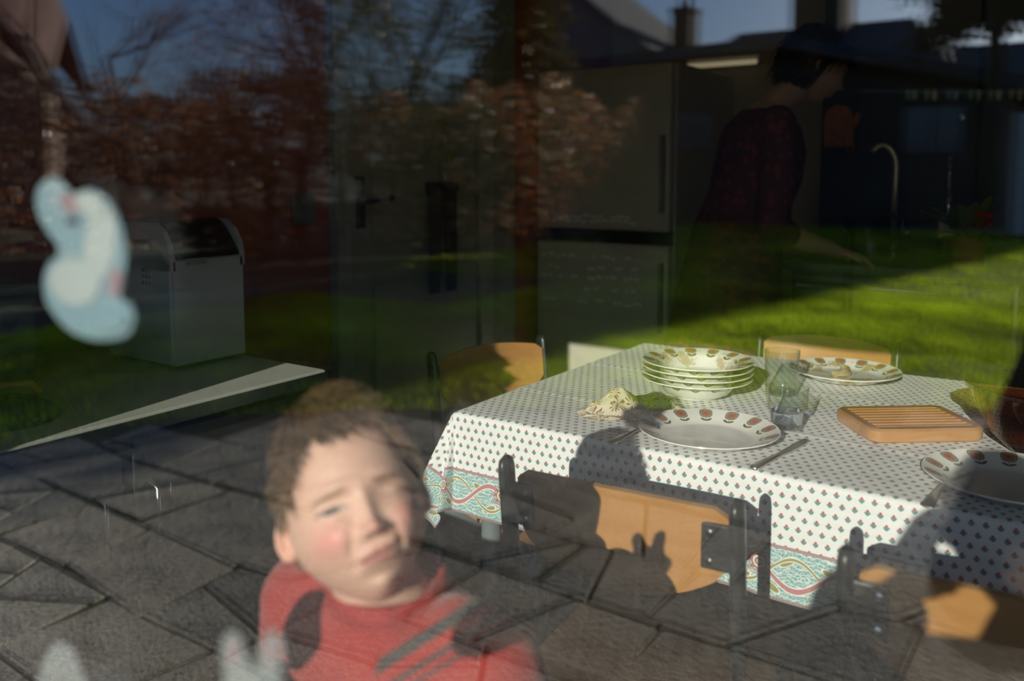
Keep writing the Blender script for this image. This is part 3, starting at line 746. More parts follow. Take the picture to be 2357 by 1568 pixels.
# ---- tablecloth
OV = .205; CS0, CS1, CT0, CT1 = TX0-OV, TX1+OV, TY0-OV, TY1+OV
def cloth_mat():
    m, nt, p = newmat('block_printed_cotton')
    uv, u, v, _ = coords(nt, 'UV')
    # edge distance and the coordinate along that edge
    ex = (u-CS0).min(CS1-u); ey = (v-CT0).min(CT1-v); e = ex.min(ey); isx = ex.lt(ey)
    l = isx*v+(1.0-isx)*u
    BW = .088
    # sprigs: staggered rows
    cw, chh = .0185, .0170
    row = (v/chh).floor(); fu = ((u/cw+row.mod(2.0)*.5).frac()-.5)*(cw*1000); fv = ((v/chh).frac()-.5)*(chh*1000)
    wob = tex_noise(nt, uv, 260, 1)
    fu = fu+(wob-.5)*1.6
    a = fu.abs()
    flower = ((a/2.4).sq()+((fv-2.9)/2.7).sq()).lt(1.0)
    la, lb = a-1.9, fv+1.0
    leaf = (((la*.77-lb*.64)/1.7).sq()+((la*.64+lb*.77)/3.7).sq()).lt(1.0)
    stem = a.lt(.8)*fv.lt(1.0)*fv.gt(-4.4)
    core = ((a/.8).sq()+((fv-2.6)/1.0).sq()).lt(1.0)
    white = (.76, .76, .75); red = (.50, .12, .12); teal = (.09, .26, .25)
    c = mixc(nt, leaf.max(stem), white, teal); c = mixc(nt, flower, c, red); c = mixc(nt, core, c, (.3, .05, .06))
    # paisley border
    vec = uv
    vo = nt.nodes.new('ShaderNodeTexVoronoi'); vo.feature = 'DISTANCE_TO_EDGE'; vo.inputs['Scale'].default_value = 190; nt.links.new(vec, vo.inputs['Vector'])
    wv = nt.nodes.new('ShaderNodeTexWave'); wv.wave_type = 'RINGS'; wv.inputs['Scale'].default_value = 42; wv.inputs['Distortion'].default_value = 9; wv.inputs['Detail'].default_value = 1; wv.inputs['Detail Scale'].default_value = 1.2
    nt.links.new(vec, wv.inputs['Vector'])
    ink = X(nt, vo.outputs[0]).lt(.045)._m('MAXIMUM', X(nt, wv.outputs[1]).gt(.93))
    tealb = (.17, .36, .36); bc = mixc(nt, ink, tealb, (.66, .73, .70))
    per = .17; ph = (l/per)*2*math.pi
    curve = (e-.046-(ph.sin()*.024)); band = curve.abs().lt(.0042); halo = curve.abs().lt(.0062)
    cell = ((l/per+.02).frac()-.5)*per
    def blob(cx, ce, rx, re, rot):
        dx, de = cell-cx, e-ce; cr, sr = math.cos(rot), math.sin(rot)
        return ((dx*cr+de*sr)/rx).sq()+((de*cr-dx*sr)/re).sq()
    for (cx, ce, rx, re, rot) in ((-.04, .024, .015, .0055, .5), (.035, .066, .014, .005, .6), (.012, .02, .012, .005, -.5), (-.068, .062, .013, .005, -.4), (.07, .03, .012, .0045, .9)):
        q = blob(cx, ce, rx, re, rot); bc = mixc(nt, q.lt(1.6), bc, (.70, .72, .66)); bc = mixc(nt, q.lt(1.0), bc, (.30, .26, .09))
    cv2 = (e-.046+(ph.sin()*.026)).abs(); bc = mixc(nt, cv2.lt(.0040), bc, (.70, .72, .66)); bc = mixc(nt, cv2.lt(.0022), bc, (.32, .27, .10))
    bc = mixc(nt, halo, bc, (.75, .76, .72)); bc = mixc(nt, band, bc, (.46, .19, .21))
    fx, fe = cell+.012, e-.056; rr = (fx.sq()+fe.sq()).sqrt(); th = fe.atan2(fx)
    pet = rr-((th*8.0).cos()*.0035+.0155)
    bc = mixc(nt, (pet-.004).abs().lt(.0014), bc, (.46, .19, .21)); bc = mixc(nt, pet.lt(0), bc, (.33, .16, .13)); bc = mixc(nt, (rr-.0085).abs().lt(.0013), bc, (.75, .72, .66)); bc = mixc(nt, rr.lt(.004), bc, (.35, .45, .42))
    # dotted guard stripes
    dots = ((l/.0052).frac()-.5).abs().lt(.27)
    g1 = e.lt(.0055); bc = mixc(nt, g1, bc, (.26, .33, .33)); bc = mixc(nt, g1*dots*e.gt(.0012), bc, (.5, .18, .2))
    c = mixc(nt, e.lt(BW), c, bc)
    g2 = (e-BW).abs().lt(.0028); c = mixc(nt, g2, c, (.27, .24, .25)); c = mixc(nt, g2*dots, c, (.45, .2, .22))
    nt.links.new(c, p.inputs['Base Color']); p.inputs['Roughness'].default_value = .75
    p.inputs['Sheen Weight'].default_value = .1
    n = tex_noise(nt, uv, 35, 4); bump(nt, p, n, .25, .004)
    return m
def cloth():
    nx, ny = 300, 180; g = G(); uvs = []
    S = np.linspace(CS0, CS1, nx+1); T = np.linspace(CT0, CT1, ny+1)
    for t in T:
        for s in S:
            cx = min(max(s, TX0), TX1); cy = min(max(t, TY0), TY1); dx, dy = s-cx, t-cy; r = math.hypot(dx, dy)
            nz = mnoise.noise(Vector((s*9, t*9, 0)))*.0011+mnoise.noise(Vector((s*3.1, t*3.7, 4)))*.0012
            for yc in (1.345, 1.665): nz += .0022*math.exp(-((t-yc-.004*math.sin(s*9))/.006)**2)
            for xc in (-.93, -.46, .01): nz += .0018*math.exp(-((s-xc)/.006)**2)
            z = TZ+.0022+max(0, nz+.0008)
            if r < 1e-9: P = (s, t, z)
            else:
                ux, uy = dx/r, dy/r; bend = .007
                rr = r-bend*.4
                fx = .30 if dx < 0 else .10; fy = .05
                if dx and dy:
                    ph = math.atan2(abs(dy), abs(dx)); w2 = math.sin(2*ph); c2 = math.cos(ph)**2
                    out = .006*min(1, r/.006)+r*(fx*c2+fy*(1-c2)+w2*(.10+.15*math.sin(6*ph-.4)))
                    drop = rr*(1-.13*w2)
                    side = .06*r*w2*math.sin(6*ph)
                    P = (cx+ux*out-uy*side, cy+uy*out+ux*side, z-max(0, drop))
                else:
                    l = t if dx else s
                    wv = math.sin(l*19+.7)*.5+math.sin(l*31+2.0)*.3
                    near = min(abs(l-(TX0 if dy else TY0)), abs(l-(TX1 if dy else TY1)))
                    flare = (fx if dx else fy)+.05*wv*min(1, near/.2)
                    out = .006*min(1, r/.006)+r*flare
                    P = (cx+ux*out, cy+uy*out, z-max(0, rr))
            g.v.append(P); uvs.append((s, t))
    w_ = nx+1
    g.f = [(j*w_+i, j*w_+i+1, (j+1)*w_+i+1, (j+1)*w_+i) for j in range(ny) for i in range(nx)]
    me = bpy.data.meshes.new('tablecloth'); me.from_pydata(g.v, [], g.f); me.update()
    uvl = me.uv_layers.new(name='UVMap'); li = np.zeros(len(me.loops), dtype=np.int32); me.loops.foreach_get('vertex_index', li)
    uvl.data.foreach_set('uv', np.array(uvs)[li].ravel())
    me.polygons.foreach_set('use_smooth', [True]*len(me.polygons)); me.materials.append(cloth_mat())
    o = bpy.data.objects.new('tablecloth', me); COL.objects.link(o)
    s_ = o.modifiers.new('thick', 'SOLIDIFY'); s_.thickness = .0009; s_.offset = 1
    tag(o, 'white cotton tablecloth printed with red and teal sprigs and a paisley border', 'tablecloth')
cloth()
CZ = TZ+.0046
# ---- china
def china_mat(name, N, rm, stains=0, seed=0):
    m, nt, p = newmat(name); vec, x, y, z = coords(nt)
    r = (x.sq()+y.sq()).sqrt(); th = y.atan2(x)
    a = ((th/(2*math.pi)*N+.5).frac()-.5)*(2*math.pi*rm/N); b = r-rm
    white = (.86, .84, .79); c = white
    bod = ((a.abs()/.0120).pow(3.0)+((b-.0015).abs()/.0125).pow(3.0)); c = mixc(nt, bod.lt(1.0), c, (.16, .15, .085))
    c = mixc(nt, bod.lt(.66), c, (.36, .33, .22)); c = mixc(nt, bod.lt(.36), c, (.21, .19, .11))
    q = (a.sq()+(b-.0015).sq()).sqrt(); t2 = (b-.0015).atan2(a)
    star = q-((t2*8.0).cos()*.0026+.0060); c = mixc(nt, star.lt(0), c, (.58, .10, .045)); c = mixc(nt, q.lt(.0022), c, (.25, .06, .03))
    la = a.abs()-.0062; lb = b+.0165; leaf = ((la*.9+lb*.44)/.0066).sq()+((lb*.9-la*.44)/.0026).sq()
    c = mixc(nt, leaf.lt(1.0), c, (.14, .135, .06)); c = mixc(nt, (a.abs().lt(.0007))*(b.gt(-.021))*(b.lt(-.011)), c, (.2, .19, .09))
    if stains:
        n = tex_noise(nt, vec, 30, 4, .7); n2 = tex_noise(nt, vec, 11, 2)
        s = ((n*n2-.27)*16).max(0).min(1)*r.lt(rm+.002)
        c = mixc(nt, s*stains, c, (.42, .27, .045))
    nt.links.new(c, p.inputs['Base Color']); p.inputs['Roughness'].default_value = .12; p.inputs['Coat Weight'].default_value = .3
    return m
flat_prof = [(.0001, .004), (.074, .004), (.082, .006), (.090, .011), (.122, .0225), (.125, .0245), (.1245, .0260), (.120, .0245), (.092, .0140), (.082, .0090), (.072, .0075), (.0001, .0072)]
foot = [(.058, .0), (.062, .0), (.064, .0045), (.056, .0045)]
def plate(loc, mat, label, rot=0):
    g = G().lathe(flat_prof, 96).lathe(foot, 64, closed=True)
    o = obj('dinner_plate', g, mat, smooth=True, autosmooth=50); o.location = loc; o.rotation_euler = (0, 0, rot)
    return tag(o, label, 'plate', 'flower rimmed plates')
m_china = china_mat('flower_china', 14, .1085); m_dirty = china_mat('used_flower_china', 14, .1085, .75)
plate((-.575, 1.212, CZ), m_china, 'clean flower rimmed dinner plate beside the knife and water glass', .2)
plate((-.100, 1.235, CZ), m_china, 'flower rimmed dinner plate in shade beside the brown glass bowl', .35)
pl = plate((-.492, 1.842, CZ), m_dirty, 'used flower rimmed plate with food smears behind the drinking glasses', .1)
soup_prof = [(.0001, .004), (.058, .004), (.070, .009), (.083, .026), (.090, .0325), (.116, .0395), (.1185, .0415), (.118, .043), (.114, .0420), (.089, .0355), (.080, .0290), (.067, .0125), (.056, .0075), (.0001, .0070)]
sfoot = [(.046, 0), (.050, 0), (.052, .0045), (.044, .0045)]
m_soup = china_mat('flower_soup_china', 13, .1025); m_soupd = china_mat('used_soup_china', 13, .1025, .6)
words = ('bottom', 'second from bottom', 'third from bottom', 'top')
for i in range(4):
    o = obj('soup_plate', G().lathe(soup_prof, 96).lathe(sfoot, 48, closed=True), m_soupd if i == 3 else m_soup, smooth=True, autosmooth=50)
    o.location = (-.722+.0012*i, 1.510-.001*i, CZ+.0128*i); o.rotation_euler = (0, 0, .25+.3*i)
    tag(o, 'deep flower rimmed soup plate, %s in the stack%s' % (words[i], ', smeared with yellow soup' if i == 3 else ''), 'plate', 'stack of soup plates')
# leftovers on the used plate
fd = thing('leftover_crust', 'pale bread crust left on the used plate', 'food', (-.53, 1.86, CZ+.009))
def crust(u, v):
    a = u*2.4-1.2; rr = .045+.006*math.sin(v*math.pi*2)
    return (-.53+rr*math.cos(a)*(.8+.3*v), 1.86+rr*math.sin(a), CZ+.0115+.012*math.sin(v*math.pi)+.003*mnoise.noise(Vector((u*9, v*6, 1))))
obj('crust', slab(crust, 22, 8, (0, 0, -.003)), M('bread_crust', (.42, .33, .19), .8, scale=40, bmp=.3), fd, smooth=True)
# ---- glasses
m_tumbler = M_thin('clear_glass', (.955, .975, .965), .07); m_water = M_glass('water', (.97, .99, 1), 1.33)
def tumbler(loc, label, water=True):
    t = thing('tumbler', label, 'glass', loc, group='drinking glasses')
    g = G(); n = 96; prof = [(.0001, .0), (.0255, .0), (.0280, .003), (.0315, .040), (.0330, .0415), (.0372, .046), (.0388, .084), (.0383, .0855), (.0374, .0850), (.0360, .049), (.0310, .043), (.0295, .039), (.0262, .010), (.0240, .008), (.0001, .0078)]
    g.lathe(prof, n)
    for i, (r, z) in enumerate(prof):
        if 1 <= i <= 3:
            for j in range(n):
                k = i*n+j; th = 2*math.pi*j/n; f = 1-.045*abs(math.sin(th*6))
                x, y, z_ = g.v[k]; g.v[k] = (x*f, y*f, z_)
    obj('glass_body', g, m_tumbler, t, smooth=True, autosmooth=35, local=True)
    if water: obj('water', G().lathe([(.0001, .0082), (.0238, .0082), (.0258, .0102), (.0291, .0388), (.0291, .0395), (.0001, .0395)], 64), m_water, t, smooth=True, autosmooth=35, local=True)
    return t
tumbler((-.477, 1.352, CZ), 'faceted drinking glass with water in front of the taller empty one')
t2 = thing('drinking_glass', 'plain straight empty drinking glass between the soup plates and the used plate', 'glass', (-.573, 1.628, CZ))
obj('glass_body', G().lathe([(.0001, 0), (.0325, 0), (.0345, .003), (.0375, .096), (.0369, .0972), (.0361, .0962), (.0328, .009), (.031, .0072), (.0001, .007)], 80), m_tumbler, t2, smooth=True, autosmooth=35, local=True)
# ---- wooden trivet
tv = thing('slatted_trivet', 'rounded wooden slatted trivet lying near the brown bowl', 'trivet', (-.292, 1.487, CZ), R(38))
m_tri = wood('trivet_beech', (.47, .24, .08), (.38, .17, .05)); m_tri2 = m_tri
def rrect(hx, hy, r, n=7):
    out = []
    for cx, cy, a0 in ((hx-r, hy-r, 0), (-hx+r, hy-r, 90), (-hx+r, -hy+r, 180), (hx-r, -hy+r, 270)):
        for i in range(n): a = R(a0+90*i/(n-1)); out.append((cx+r*math.cos(a), cy+r*math.sin(a)))
    return out
A, B = rrect(.108, .081, .024), rrect(.090, .062, .004); k = len(A)
g = G(); A2 = rrect(.104, .077, .022)
rings = [[(x, y, 0) for x, y in A2], [(x, y, .004) for x, y in A], [(x, y, .022) for x, y in A], [(x, y, .026) for x, y in A2], [(x, y, .026) for x, y in B], [(x, y, 0) for x, y in B]]
for r_ in rings: g.v += r_
g.f = [(a*k+i, a*k+(i+1) % k, ((a+1) % 6)*k+(i+1) % k, ((a+1) % 6)*k+i) for a in range(6) for i in range(k)]
obj('frame', g, m_tri, tv, smooth=True, autosmooth=40, local=True)
for i in range(7):
    y = -.0525+i*.0175
    obj('slat', G().bbox(-.092, .092, y-.0034, y+.0034, .004, .0255, .0012), m_tri, tv, local=True)
# ---- big brown glass bowl
bl = thing('mixing_bowl', 'large amber brown glass mixing bowl at the table side', 'bowl', (-.066, 1.477, CZ))
prof = [(.0001, 0), (.055, 0), (.060, .003), (.088, .030), (.113, .075), (.124, .108), (.133, .112), (.134, .118), (.128, .120), (.121, .116), (.109, .077), (.084, .034), (.058, .0085), (.052, .007), (.0001, .007)]
obj('bowl_glass', G().lathe(prof, 96), M_thin('amber_glass', (.60, .40, .20), .035), bl, smooth=True, autosmooth=40, local=True)
sal = G()
for i in range(16):
    a = rng.uniform(0, 6.28); q = rng.uniform(0, .045); sal.ball((q*math.cos(a), q*math.sin(a), .034+rng.uniform(0, .02)), (.022, .018, .012), 10, 6)
obj('dressing', G().lathe([(.0001, .0085), (.056, .010), (.078, .0325), (.0001, .036)], 48), M('yellow_batter', (.34, .25, .09), .4, scale=30), bl, smooth=True, local=True)
# ---- napkin
def napkin():
    t = thing('paper_napkin', 'crumpled cream paper napkin printed with brown snowflakes', 'napkin', (-.765, 1.290, CZ))
    m, nt, p = newmat('snowflake_paper'); uv, u, v, _ = coords(nt, 'UV')
    c = (.78, .70, .53)
    for (s, ox, oy, n_) in ((.055, .1, .2, 6.0), (.034, .55, .7, 8.0)):
        cu = ((u/s+ox).frac()-.5)*s; cv = ((v/s+oy).frac()-.5)*s
        rr = (cu.sq()+cv.sq()).sqrt(); th = cv.atan2(cu); R0 = s*.36
        arm = ((th*(n_/2)).cos().abs()).gt(1.0-.002/s*2.2)*rr.lt(R0)
        ring = (rr-R0*.62).abs().lt(.0007)*((th*n_).cos().gt(-.2))
        c = mixc(nt, arm.max(ring), c, (.30, .17, .07))
    nt.links.new(c, p.inputs['Base Color']); p.inputs['Roughness'].default_value = .85
    tl = nt.nodes.new('ShaderNodeBsdfTranslucent'); nt.links.new(c if not isinstance(c, tuple) else c, tl.inputs[0])
    mx = nt.nodes.new('ShaderNodeMixShader'); mx.inputs[0].default_value = .3
    nt.links.new(p.outputs[0], mx.inputs[1]); nt.links.new(tl.outputs[0], mx.inputs[2]); nt.links.new(mx.outputs[0], nt.nodes['Material Output'].inputs[0])
    n = 46; V = []; UV = []
    rt = np.array([.824, .566]); fw = np.array([-.566, .824])
    for j in range(n+1):
        for i in range(n+1):
            a, b_ = i/n*2-1, j/n*2-1
            ex = .112*a*(1-.18*abs(b_))+.010*mnoise.noise(Vector((a*2, b_*2, 3))); ey = .055*b_*(1-.22*abs(a))+.012*mnoise.noise(Vector((a*2, b_*2, 8)))
            al = .62*math.exp(-((a+.25)/.34)**2)+.40*math.exp(-((a-.50)/.26)**2)+.30
            rid = .052*al*math.exp(-((b_-.30-.25*math.sin(a*4))/.42)**2)
            fac = abs(((a*1.7+b_*1.1+1.3*mnoise.noise(Vector((a*1.3, b_*1.3, 5)))) % 1)-.5)
            z = .002+rid*.95*min(1, (1-max(abs(a), abs(b_))**4)+.25)+.012*fac*min(1, 1.15-max(abs(a), abs(b_))**6)
            q = rt*ex+fw*ey; V.append((q[0], q[1], max(.0015, z))); UV.append((i/n*.2, j/n*.2))
    w_ = n+1; F = [(j*w_+i, j*w_+i+1, (j+1)*w_+i+1, (j+1)*w_+i) for j in range(n) for i in range(n)]
    o = obj('sheet', (V, F), m, t, local=True)
    uvl = o.data.uv_layers.new(name='UVMap'); li = np.zeros(len(o.data.loops), dtype=np.int32); o.data.loops.foreach_get('vertex_index', li)
    uvl.data.foreach_set('uv', np.array(UV)[li].ravel())
    o.modifiers.new('t', 'SOLIDIFY').thickness = .0004
napkin()
# ---- cutlery
m_cut = M('table_silver', (.78, .77, .74), .3, metal=1, var=.03)
def knife(p0, p1, label):
    p0, p1 = Vector(p0), Vector(p1); d = p1-p0; L = d.length; t = thing('table_knife', label, 'knife', p0, math.atan2(d.y, d.x), 'cutlery')
    obj('handle', G().tube([(0, 0, .005), (.002, 0, .0052), (.012, 0, .0055), (.06, 0, .0050), (.092, 0, .0045), (.10, 0, .0045)], [(.001, .003), (.0036, .0078), (.004, .0088), (.0035, .0070), (.0028, .0055), (.0016, .005)], 14), m_cut, t, smooth=True, local=True)
    obj('blade', G().prism([(.097, -.005), (.125, -.009), (.19, -.009), (.212, -.004), (.215, .004), (.20, .007), (.097, .006)], 'z', .0028, .0046), m_cut, t, local=True)
    return t
def fork(p0, p1, label, name='table_fork'):
    p0, p1 = Vector(p0), Vector(p1); d = p1-p0; t = thing(name, label, 'fork', p0, math.atan2(d.y, d.x), 'cutlery')
    obj('handle', G().tube([(0, 0, .003), (.003, 0, .0035), (.03, 0, .006), (.08, 0, .009), (.125, 0, .0075), (.14, 0, .006)], [(.001, .006), (.0015, .010), (.0016, .0085), (.002, .004), (.002, .004), (.0015, .009)], 12), m_cut, t, smooth=True, local=True)
    for y in (-.0085, -.0028, .0028, .0085):
        obj('tine', G().tube([(.138, y, .006), (.165, y, .0035), (.192, y*.9, .005)], [.0017, .0015, .0008], 6), m_cut, t, smooth=True, local=True)
    return t
knife((-.454, 1.098, CZ), (-.428, 1.305, CZ), 'silver table knife lying beside the clean plate below the water glass')
fork((-.194, 1.085, CZ), (-.180, 1.27, CZ), 'silver fork lying against the shaded plate at the cloth edge')
fork((-.708, 1.090, CZ), (-.690, 1.26, CZ), 'thin silver fork between the napkin and the clean plate')
# ------------------------------------------------------------------ kitchen behind
cu = thing('counter', 'low counter with pale laminate top along the red wall', 'counter', (-1.73, .62, 0))
obj('worktop', G().bbox(-2.045, -1.405, .16, 1.073, .772, .80, .006), M('pale_laminate', (.50, .51, .46), .35, var=.05), cu)
obj('edge_band', G().box(-1.4055, -1.4015, .16, 1.0765, .771, .7955).box(-2.045, -1.4015, 1.0725, 1.0765, .771, .7955), m_black, cu)
obj('body', G().bbox(-2.04, -1.44, .17, 1.055, .08, .772), m_black, cu)
for i in range(2):
    d_ = obj('door', G().bbox(-1.44, -1.425, .18+.44*i, .60+.44*i, .10, .755), M('dark_laminate', (.018, .016, .016), .5), cu)
    obj('handle', G().tube([(-1.424, .55+.1*i, .55), (-1.40, .55+.1*i, .56), (-1.40, .55+.1*i, .66), (-1.424, .55+.1*i, .67)], .005, 8), m_steel, d_, smooth=True)
obj('plinth', G().box(-2.04, -1.48, .17, 1.05, 0, .08), m_black, cu)
# bread maker
bm_ = thing('bread_maker', 'white bread maker with dark domed lid on the side counter', 'appliance', (-1.78, .96, .80))
m_appl = M('ivory_plastic', (.42, .45, .44), .32, var=.04)
prof = [(-1.655, .812), (-1.655, 1.040), (-1.685, 1.068), (-1.735, 1.092), (-1.86, 1.098), (-1.893, 1.085), (-1.905, 1.05), (-1.905, .812)]
cheek = [(-1.655, 1.02), (-1.655, 1.045), (-1.661, 1.075), (-1.680, 1.105), (-1.712, 1.124), (-1.86, 1.124), (-1.893, 1.107), (-1.905, 1.07), (-1.905, 1.02)]
g = G().prism(prof, 'y', .863, 1.058)
bmm = bmesh.new(); vs_ = [bmm.verts.new(v) for v in g.v]; [bmm.faces.new([vs_[i] for i in f]) for f in g.f]
bmesh.ops.bevel(bmm, geom=[e for e in bmm.edges if abs((e.verts[0].co-e.verts[1].co).y) < .01], offset=.007, segments=3, affect='EDGES'); bmm.verts.index_update()
g = G().add([v.co for v in bmm.verts], [[v.index for v in f.verts] for f in bmm.faces]); bmm.free()
obj('body', g, m_appl, bm_, smooth=True, autosmooth=45)
def lid(u, v):
    a = u*2-1; x = -1.657-.225*v; y = .9605+.0835*a
    return (x, y, 1.044+.078*math.sin(min(1, v*2.6)*math.pi/2))
for y_ in (.863, 1.0455): obj('side_cheek', G().prism(cheek, 'y', y_, y_+.0125), m_appl, bm_)
obj('lid', slab(lid, 20, 20, (0, 0, .006)), M('smoked_lid', (.016, .013, .012), .22), bm_, smooth=True, autosmooth=45)
for i in range(3):
    for j in range(3):
        q = obj('vent_slot', G().bbox(-1.756+.0125*i-.003, -1.756+.0125*i+.003, .8605, .8645, 1.018-.014*j-.004, 1.018-.014*j+.004, .001), m_black, bm_)
obj('control_strip', G().bbox(-1.656, -1.6535, .90, .955, 1.03, 1.045, .001), M('grey_badge', (.3, .3, .28), .4), bm_)
for x in (-1.69, -1.87):
    for y in (.885, 1.035): obj('foot', G().lathe([(.0001, .80), (.012, .80), (.012, .813), (.0001, .813)], 12, (x, y, 0)), m_black, bm_)
# storage tin with framed pictures
tn = thing('picture_tin', 'dark storage tin with pale picture panels behind the bread maker', 'tin', (-1.87, .56, .80))
obj('body', G().bbox(-1.935, -1.808, .45, .655, .80, .985, .005), M('tin_dark', (.03, .035, .034), .4), tn)
obj('lid', G().bbox(-1.94, -1.803, .445, .66, .985, 1.002, .004), M('tin_lid', (.06, .065, .065), .35), tn)
for a, b_ in ((.462, .548), (.556, .644)):
    for z0, z1 in ((.815, .892), (.902, .976)):
        pn = obj('panel', G().bbox(-1.809, -1.806, a, b_, z0, z1, .001), M('tin_panel', (.13, .135, .125), .5), tn)
        oval = [(( a+b_)/2+.018*math.cos(q), (z0+z1)/2+.02*math.sin(q)) for q in np.linspace(0, 6.28, 19)[:-1]]
        obj('motif', G().prism(oval, 'x', -1.807, -1.8052), M('tin_motif', (.035, .045, .045), .5), pn)
# saucepan lid
sl = thing('pan_lid', 'domed pan lid with a wooden handle on the side counter', 'lid', (-1.585, .475, .80))
obj('dome', G().lathe([(.0, .038), (.03, .036), (.06, .027), (.085, .010), (.09, .002), (.093, .0), (.093, .003), (.086, .013), (.061, .030), (.03, .0395), (.0, .0415)], 48), M('lid_enamel', (.05, .06, .065), .25), sl, smooth=True, local=True)
obj('handle', G().tube([(-.03, -.03, .043), (-.02, -.02, .058), (.035, .035, .062), (.045, .045, .045)], .007, 8), wood('orange_wood', (.5, .24, .07), (.35, .15, .04)), sl, smooth=True, local=True)
# trousers and star ornaments on the door
tr = thing('trousers', 'dark trousers hanging by the waistband from a hook on the door', 'trousers', (-1.99, 2.2, 1.2))
m_tro = M('dark_plum_cloth', (.045, .032, .038), .9, scale=30, bmp=.2)
obj('waistband', G().bbox(-2.006, -1.978, 2.125, 2.285, 1.165, 1.20, .006), M('belt_dark', (.012, .011, .012), .6), tr)
for s, c in ((-1, 2.165), (1, 2.245)):
    obj('leg', G().tube([(-1.992, c, 1.17), (-1.99, c+s*.004, 1.0), (-1.992, c+s*.008, .82), (-1.992, c+s*.008, .80)], [(.037, .014), (.034, .013), (.030, .011), (.029, .010)], 14, up=(0, 1, 0)), m_tro, tr, smooth=True)
obj('hook', G().tube([(-2.018, 2.205, 1.25), (-1.985, 2.205, 1.25), (-1.98, 2.205, 1.21), (-1.99, 2.205, 1.19)], .004, 6), m_steel, tr, smooth=True)
m_star = M('straw_yellow', (.42, .30, .06), .7)
def star(name, label, y, z, r):
    t = thing(name, label, 'ornament', (-2.0, y, z), group='straw stars on the door')
    pts = [(y+(r if k % 2 == 0 else r*.42)*math.sin(k*math.pi/5), z+(r if k % 2 == 0 else r*.42)*math.cos(k*math.pi/5)) for k in range(10)]
    obj('star', G().prism(pts, 'x', -2.012, -2.004), m_star, t)
    obj('thread', G().tube([(-2.009, y, z+r), (-2.010, y, z+r+.10)], .0012, 5), m_star, t)
star('straw_star', 'small yellow straw star hanging above the trousers', 2.262, 1.285, .026)
star('straw_star', 'tiny yellow straw star, the upper one of two on the door', 2.255, 1.395, .02)
# fridge-freezer with word magnets
m_fr = M('fridge_enamel', (.50, .47, .39), .35, var=.03)
fz = thing('fridge_freezer', 'pale fridge freezer covered in rows of word magnets', 'fridge', (-1.72, 3.2, 0))
obj('body', G().bbox(-2.035, -1.42, 2.96, 3.56, .04, 1.665, .006), m_fr, fz)
for nm, z0, z1, hz0, hz1 in (('fridge_door', 1.0, 1.66, 1.08, 1.38), ('freezer_door', .06, .945, .60, .88)):
    d_ = obj(nm, G().bbox(-2.035, -1.42, 2.90, 2.955, z0, z1, .012, 3), m_fr, fz, smooth=True, autosmooth=40)
    obj('handle', G().bbox(-1.452, -1.436, 2.872, 2.90, hz0, hz1, .004), M('handle_grey', (.2, .2, .19), .4), d_)
obj('gap_trim', G().box(-2.03, -1.425, 2.93, 2.99, .94, 1.005), m_black, fz)
obj('plinth', G().box(-2.03, -1.425, 2.95, 3.5, 0, .05), m_black, fz)
m_mag = M('magnet_white', (.82, .80, .72), .5, var=.05)
mk = random.Random(4)
meshes = [G().bbox(-w_/2, w_/2, -.0011, 0, -.0055, .0055, .0004, 1) for w_ in (.014, .021, .028, .036)]
protos = []
for i, (z, xa, xb) in enumerate(((1.035, -2.01, -1.58), (1.005+.05, -2.0, -1.6), (.885, -2.01, -1.55), (.84, -2.01, -1.55), (.80, -2.01, -1.56), (.755, -2.0, -1.56), (.70, -2.0, -1.56))):
    x = xa
    while x < xb:
        kx = mk.randrange(4); w_ = (.014, .021, .028, .036)[kx]
        if mk.random() < (.8 if i in (0, 2, 4) else .62):
            if len(protos) <= kx or True:
                o = obj('word_magnet', meshes[kx], m_mag, loc=None)
                o.location = (x+w_/2, 2.8998, z+mk.uniform(-.006, .006)); o.rotation_euler = (0, mk.uniform(-.14, .14), 0)
                tag(o, 'small white word magnet on the fridge freezer door', 'magnet', 'word magnets on the fridge freezer')
        x += w_+mk.uniform(.003, .014)
# strip lamp on the back wall
lp = thing('strip_lamp', 'warm strip lamp glowing on the kitchen wall behind the woman', 'lamp', (-1.3, 3.57, 1.73))
obj('housing', G().bbox(-1.64, -1.30, 3.555, 3.60, 1.715, 1.755), m_white, lp)
obj('tube', G().tube([(-1.63, 3.545, 1.72), (-1.31, 3.545, 1.72)], .011, 10), M_emit('warm_tube', (1, .82, .5), .3), lp, smooth=True)
# unseen ceiling lamp, added to brighten the kitchen
cl_ = thing('fill_lamp', 'round white glass ceiling lamp above the kitchen', 'lamp', (-.75, 1.75, 2.4))
obj('rose', G().lathe([(.0001, 2.4), (.07, 2.4), (.065, 2.375), (.02, 2.36), (.0001, 2.36)], 28, (-.75, 1.75, 0)), m_white, cl_, smooth=True)
obj('globe', G().ball((-.75, 1.75, 2.27), .095, 24, 16), M_emit('fill_lamp_opal', (1, .84, .6), 4.5), cl_, smooth=True)
# run of kitchen units
m_unit = M('unit_blue_black', (.014, .018, .024), .4, var=.15)
ku = thing('kitchen_units', 'dark base units with steel fronted dishwasher below a grey worktop', 'kitchen units', (.4, 3.1, 0))
obj('worktop', G().bbox(-.935, 2.4, 2.78, 3.585, .895, .925, .004), M('worktop_grey', (.06, .065, .07), .3), ku)
obj('plinth', G().box(-.91, 2.38, 2.86, 3.58, 0, .09), m_black, ku)
obj('carcass', G().box(-.91, 2.38, 2.82, 3.58, .09, .895), m_unit, ku)
dw = obj('dishwasher_door', G().bbox(-.905, -.225, 2.798, 2.822, .10, .885, .005), M('dark_steel', (.045, .055, .058), .28, metal=.6, var=.1, stretch=(12, 1, 1)), ku)
obj('handle', G().tube([(-.88, 2.80, .852), (-.88, 2.765, .852), (-.40, 2.765, .852), (-.40, 2.80, .852)], .0075, 8), m_steel, dw, smooth=True)
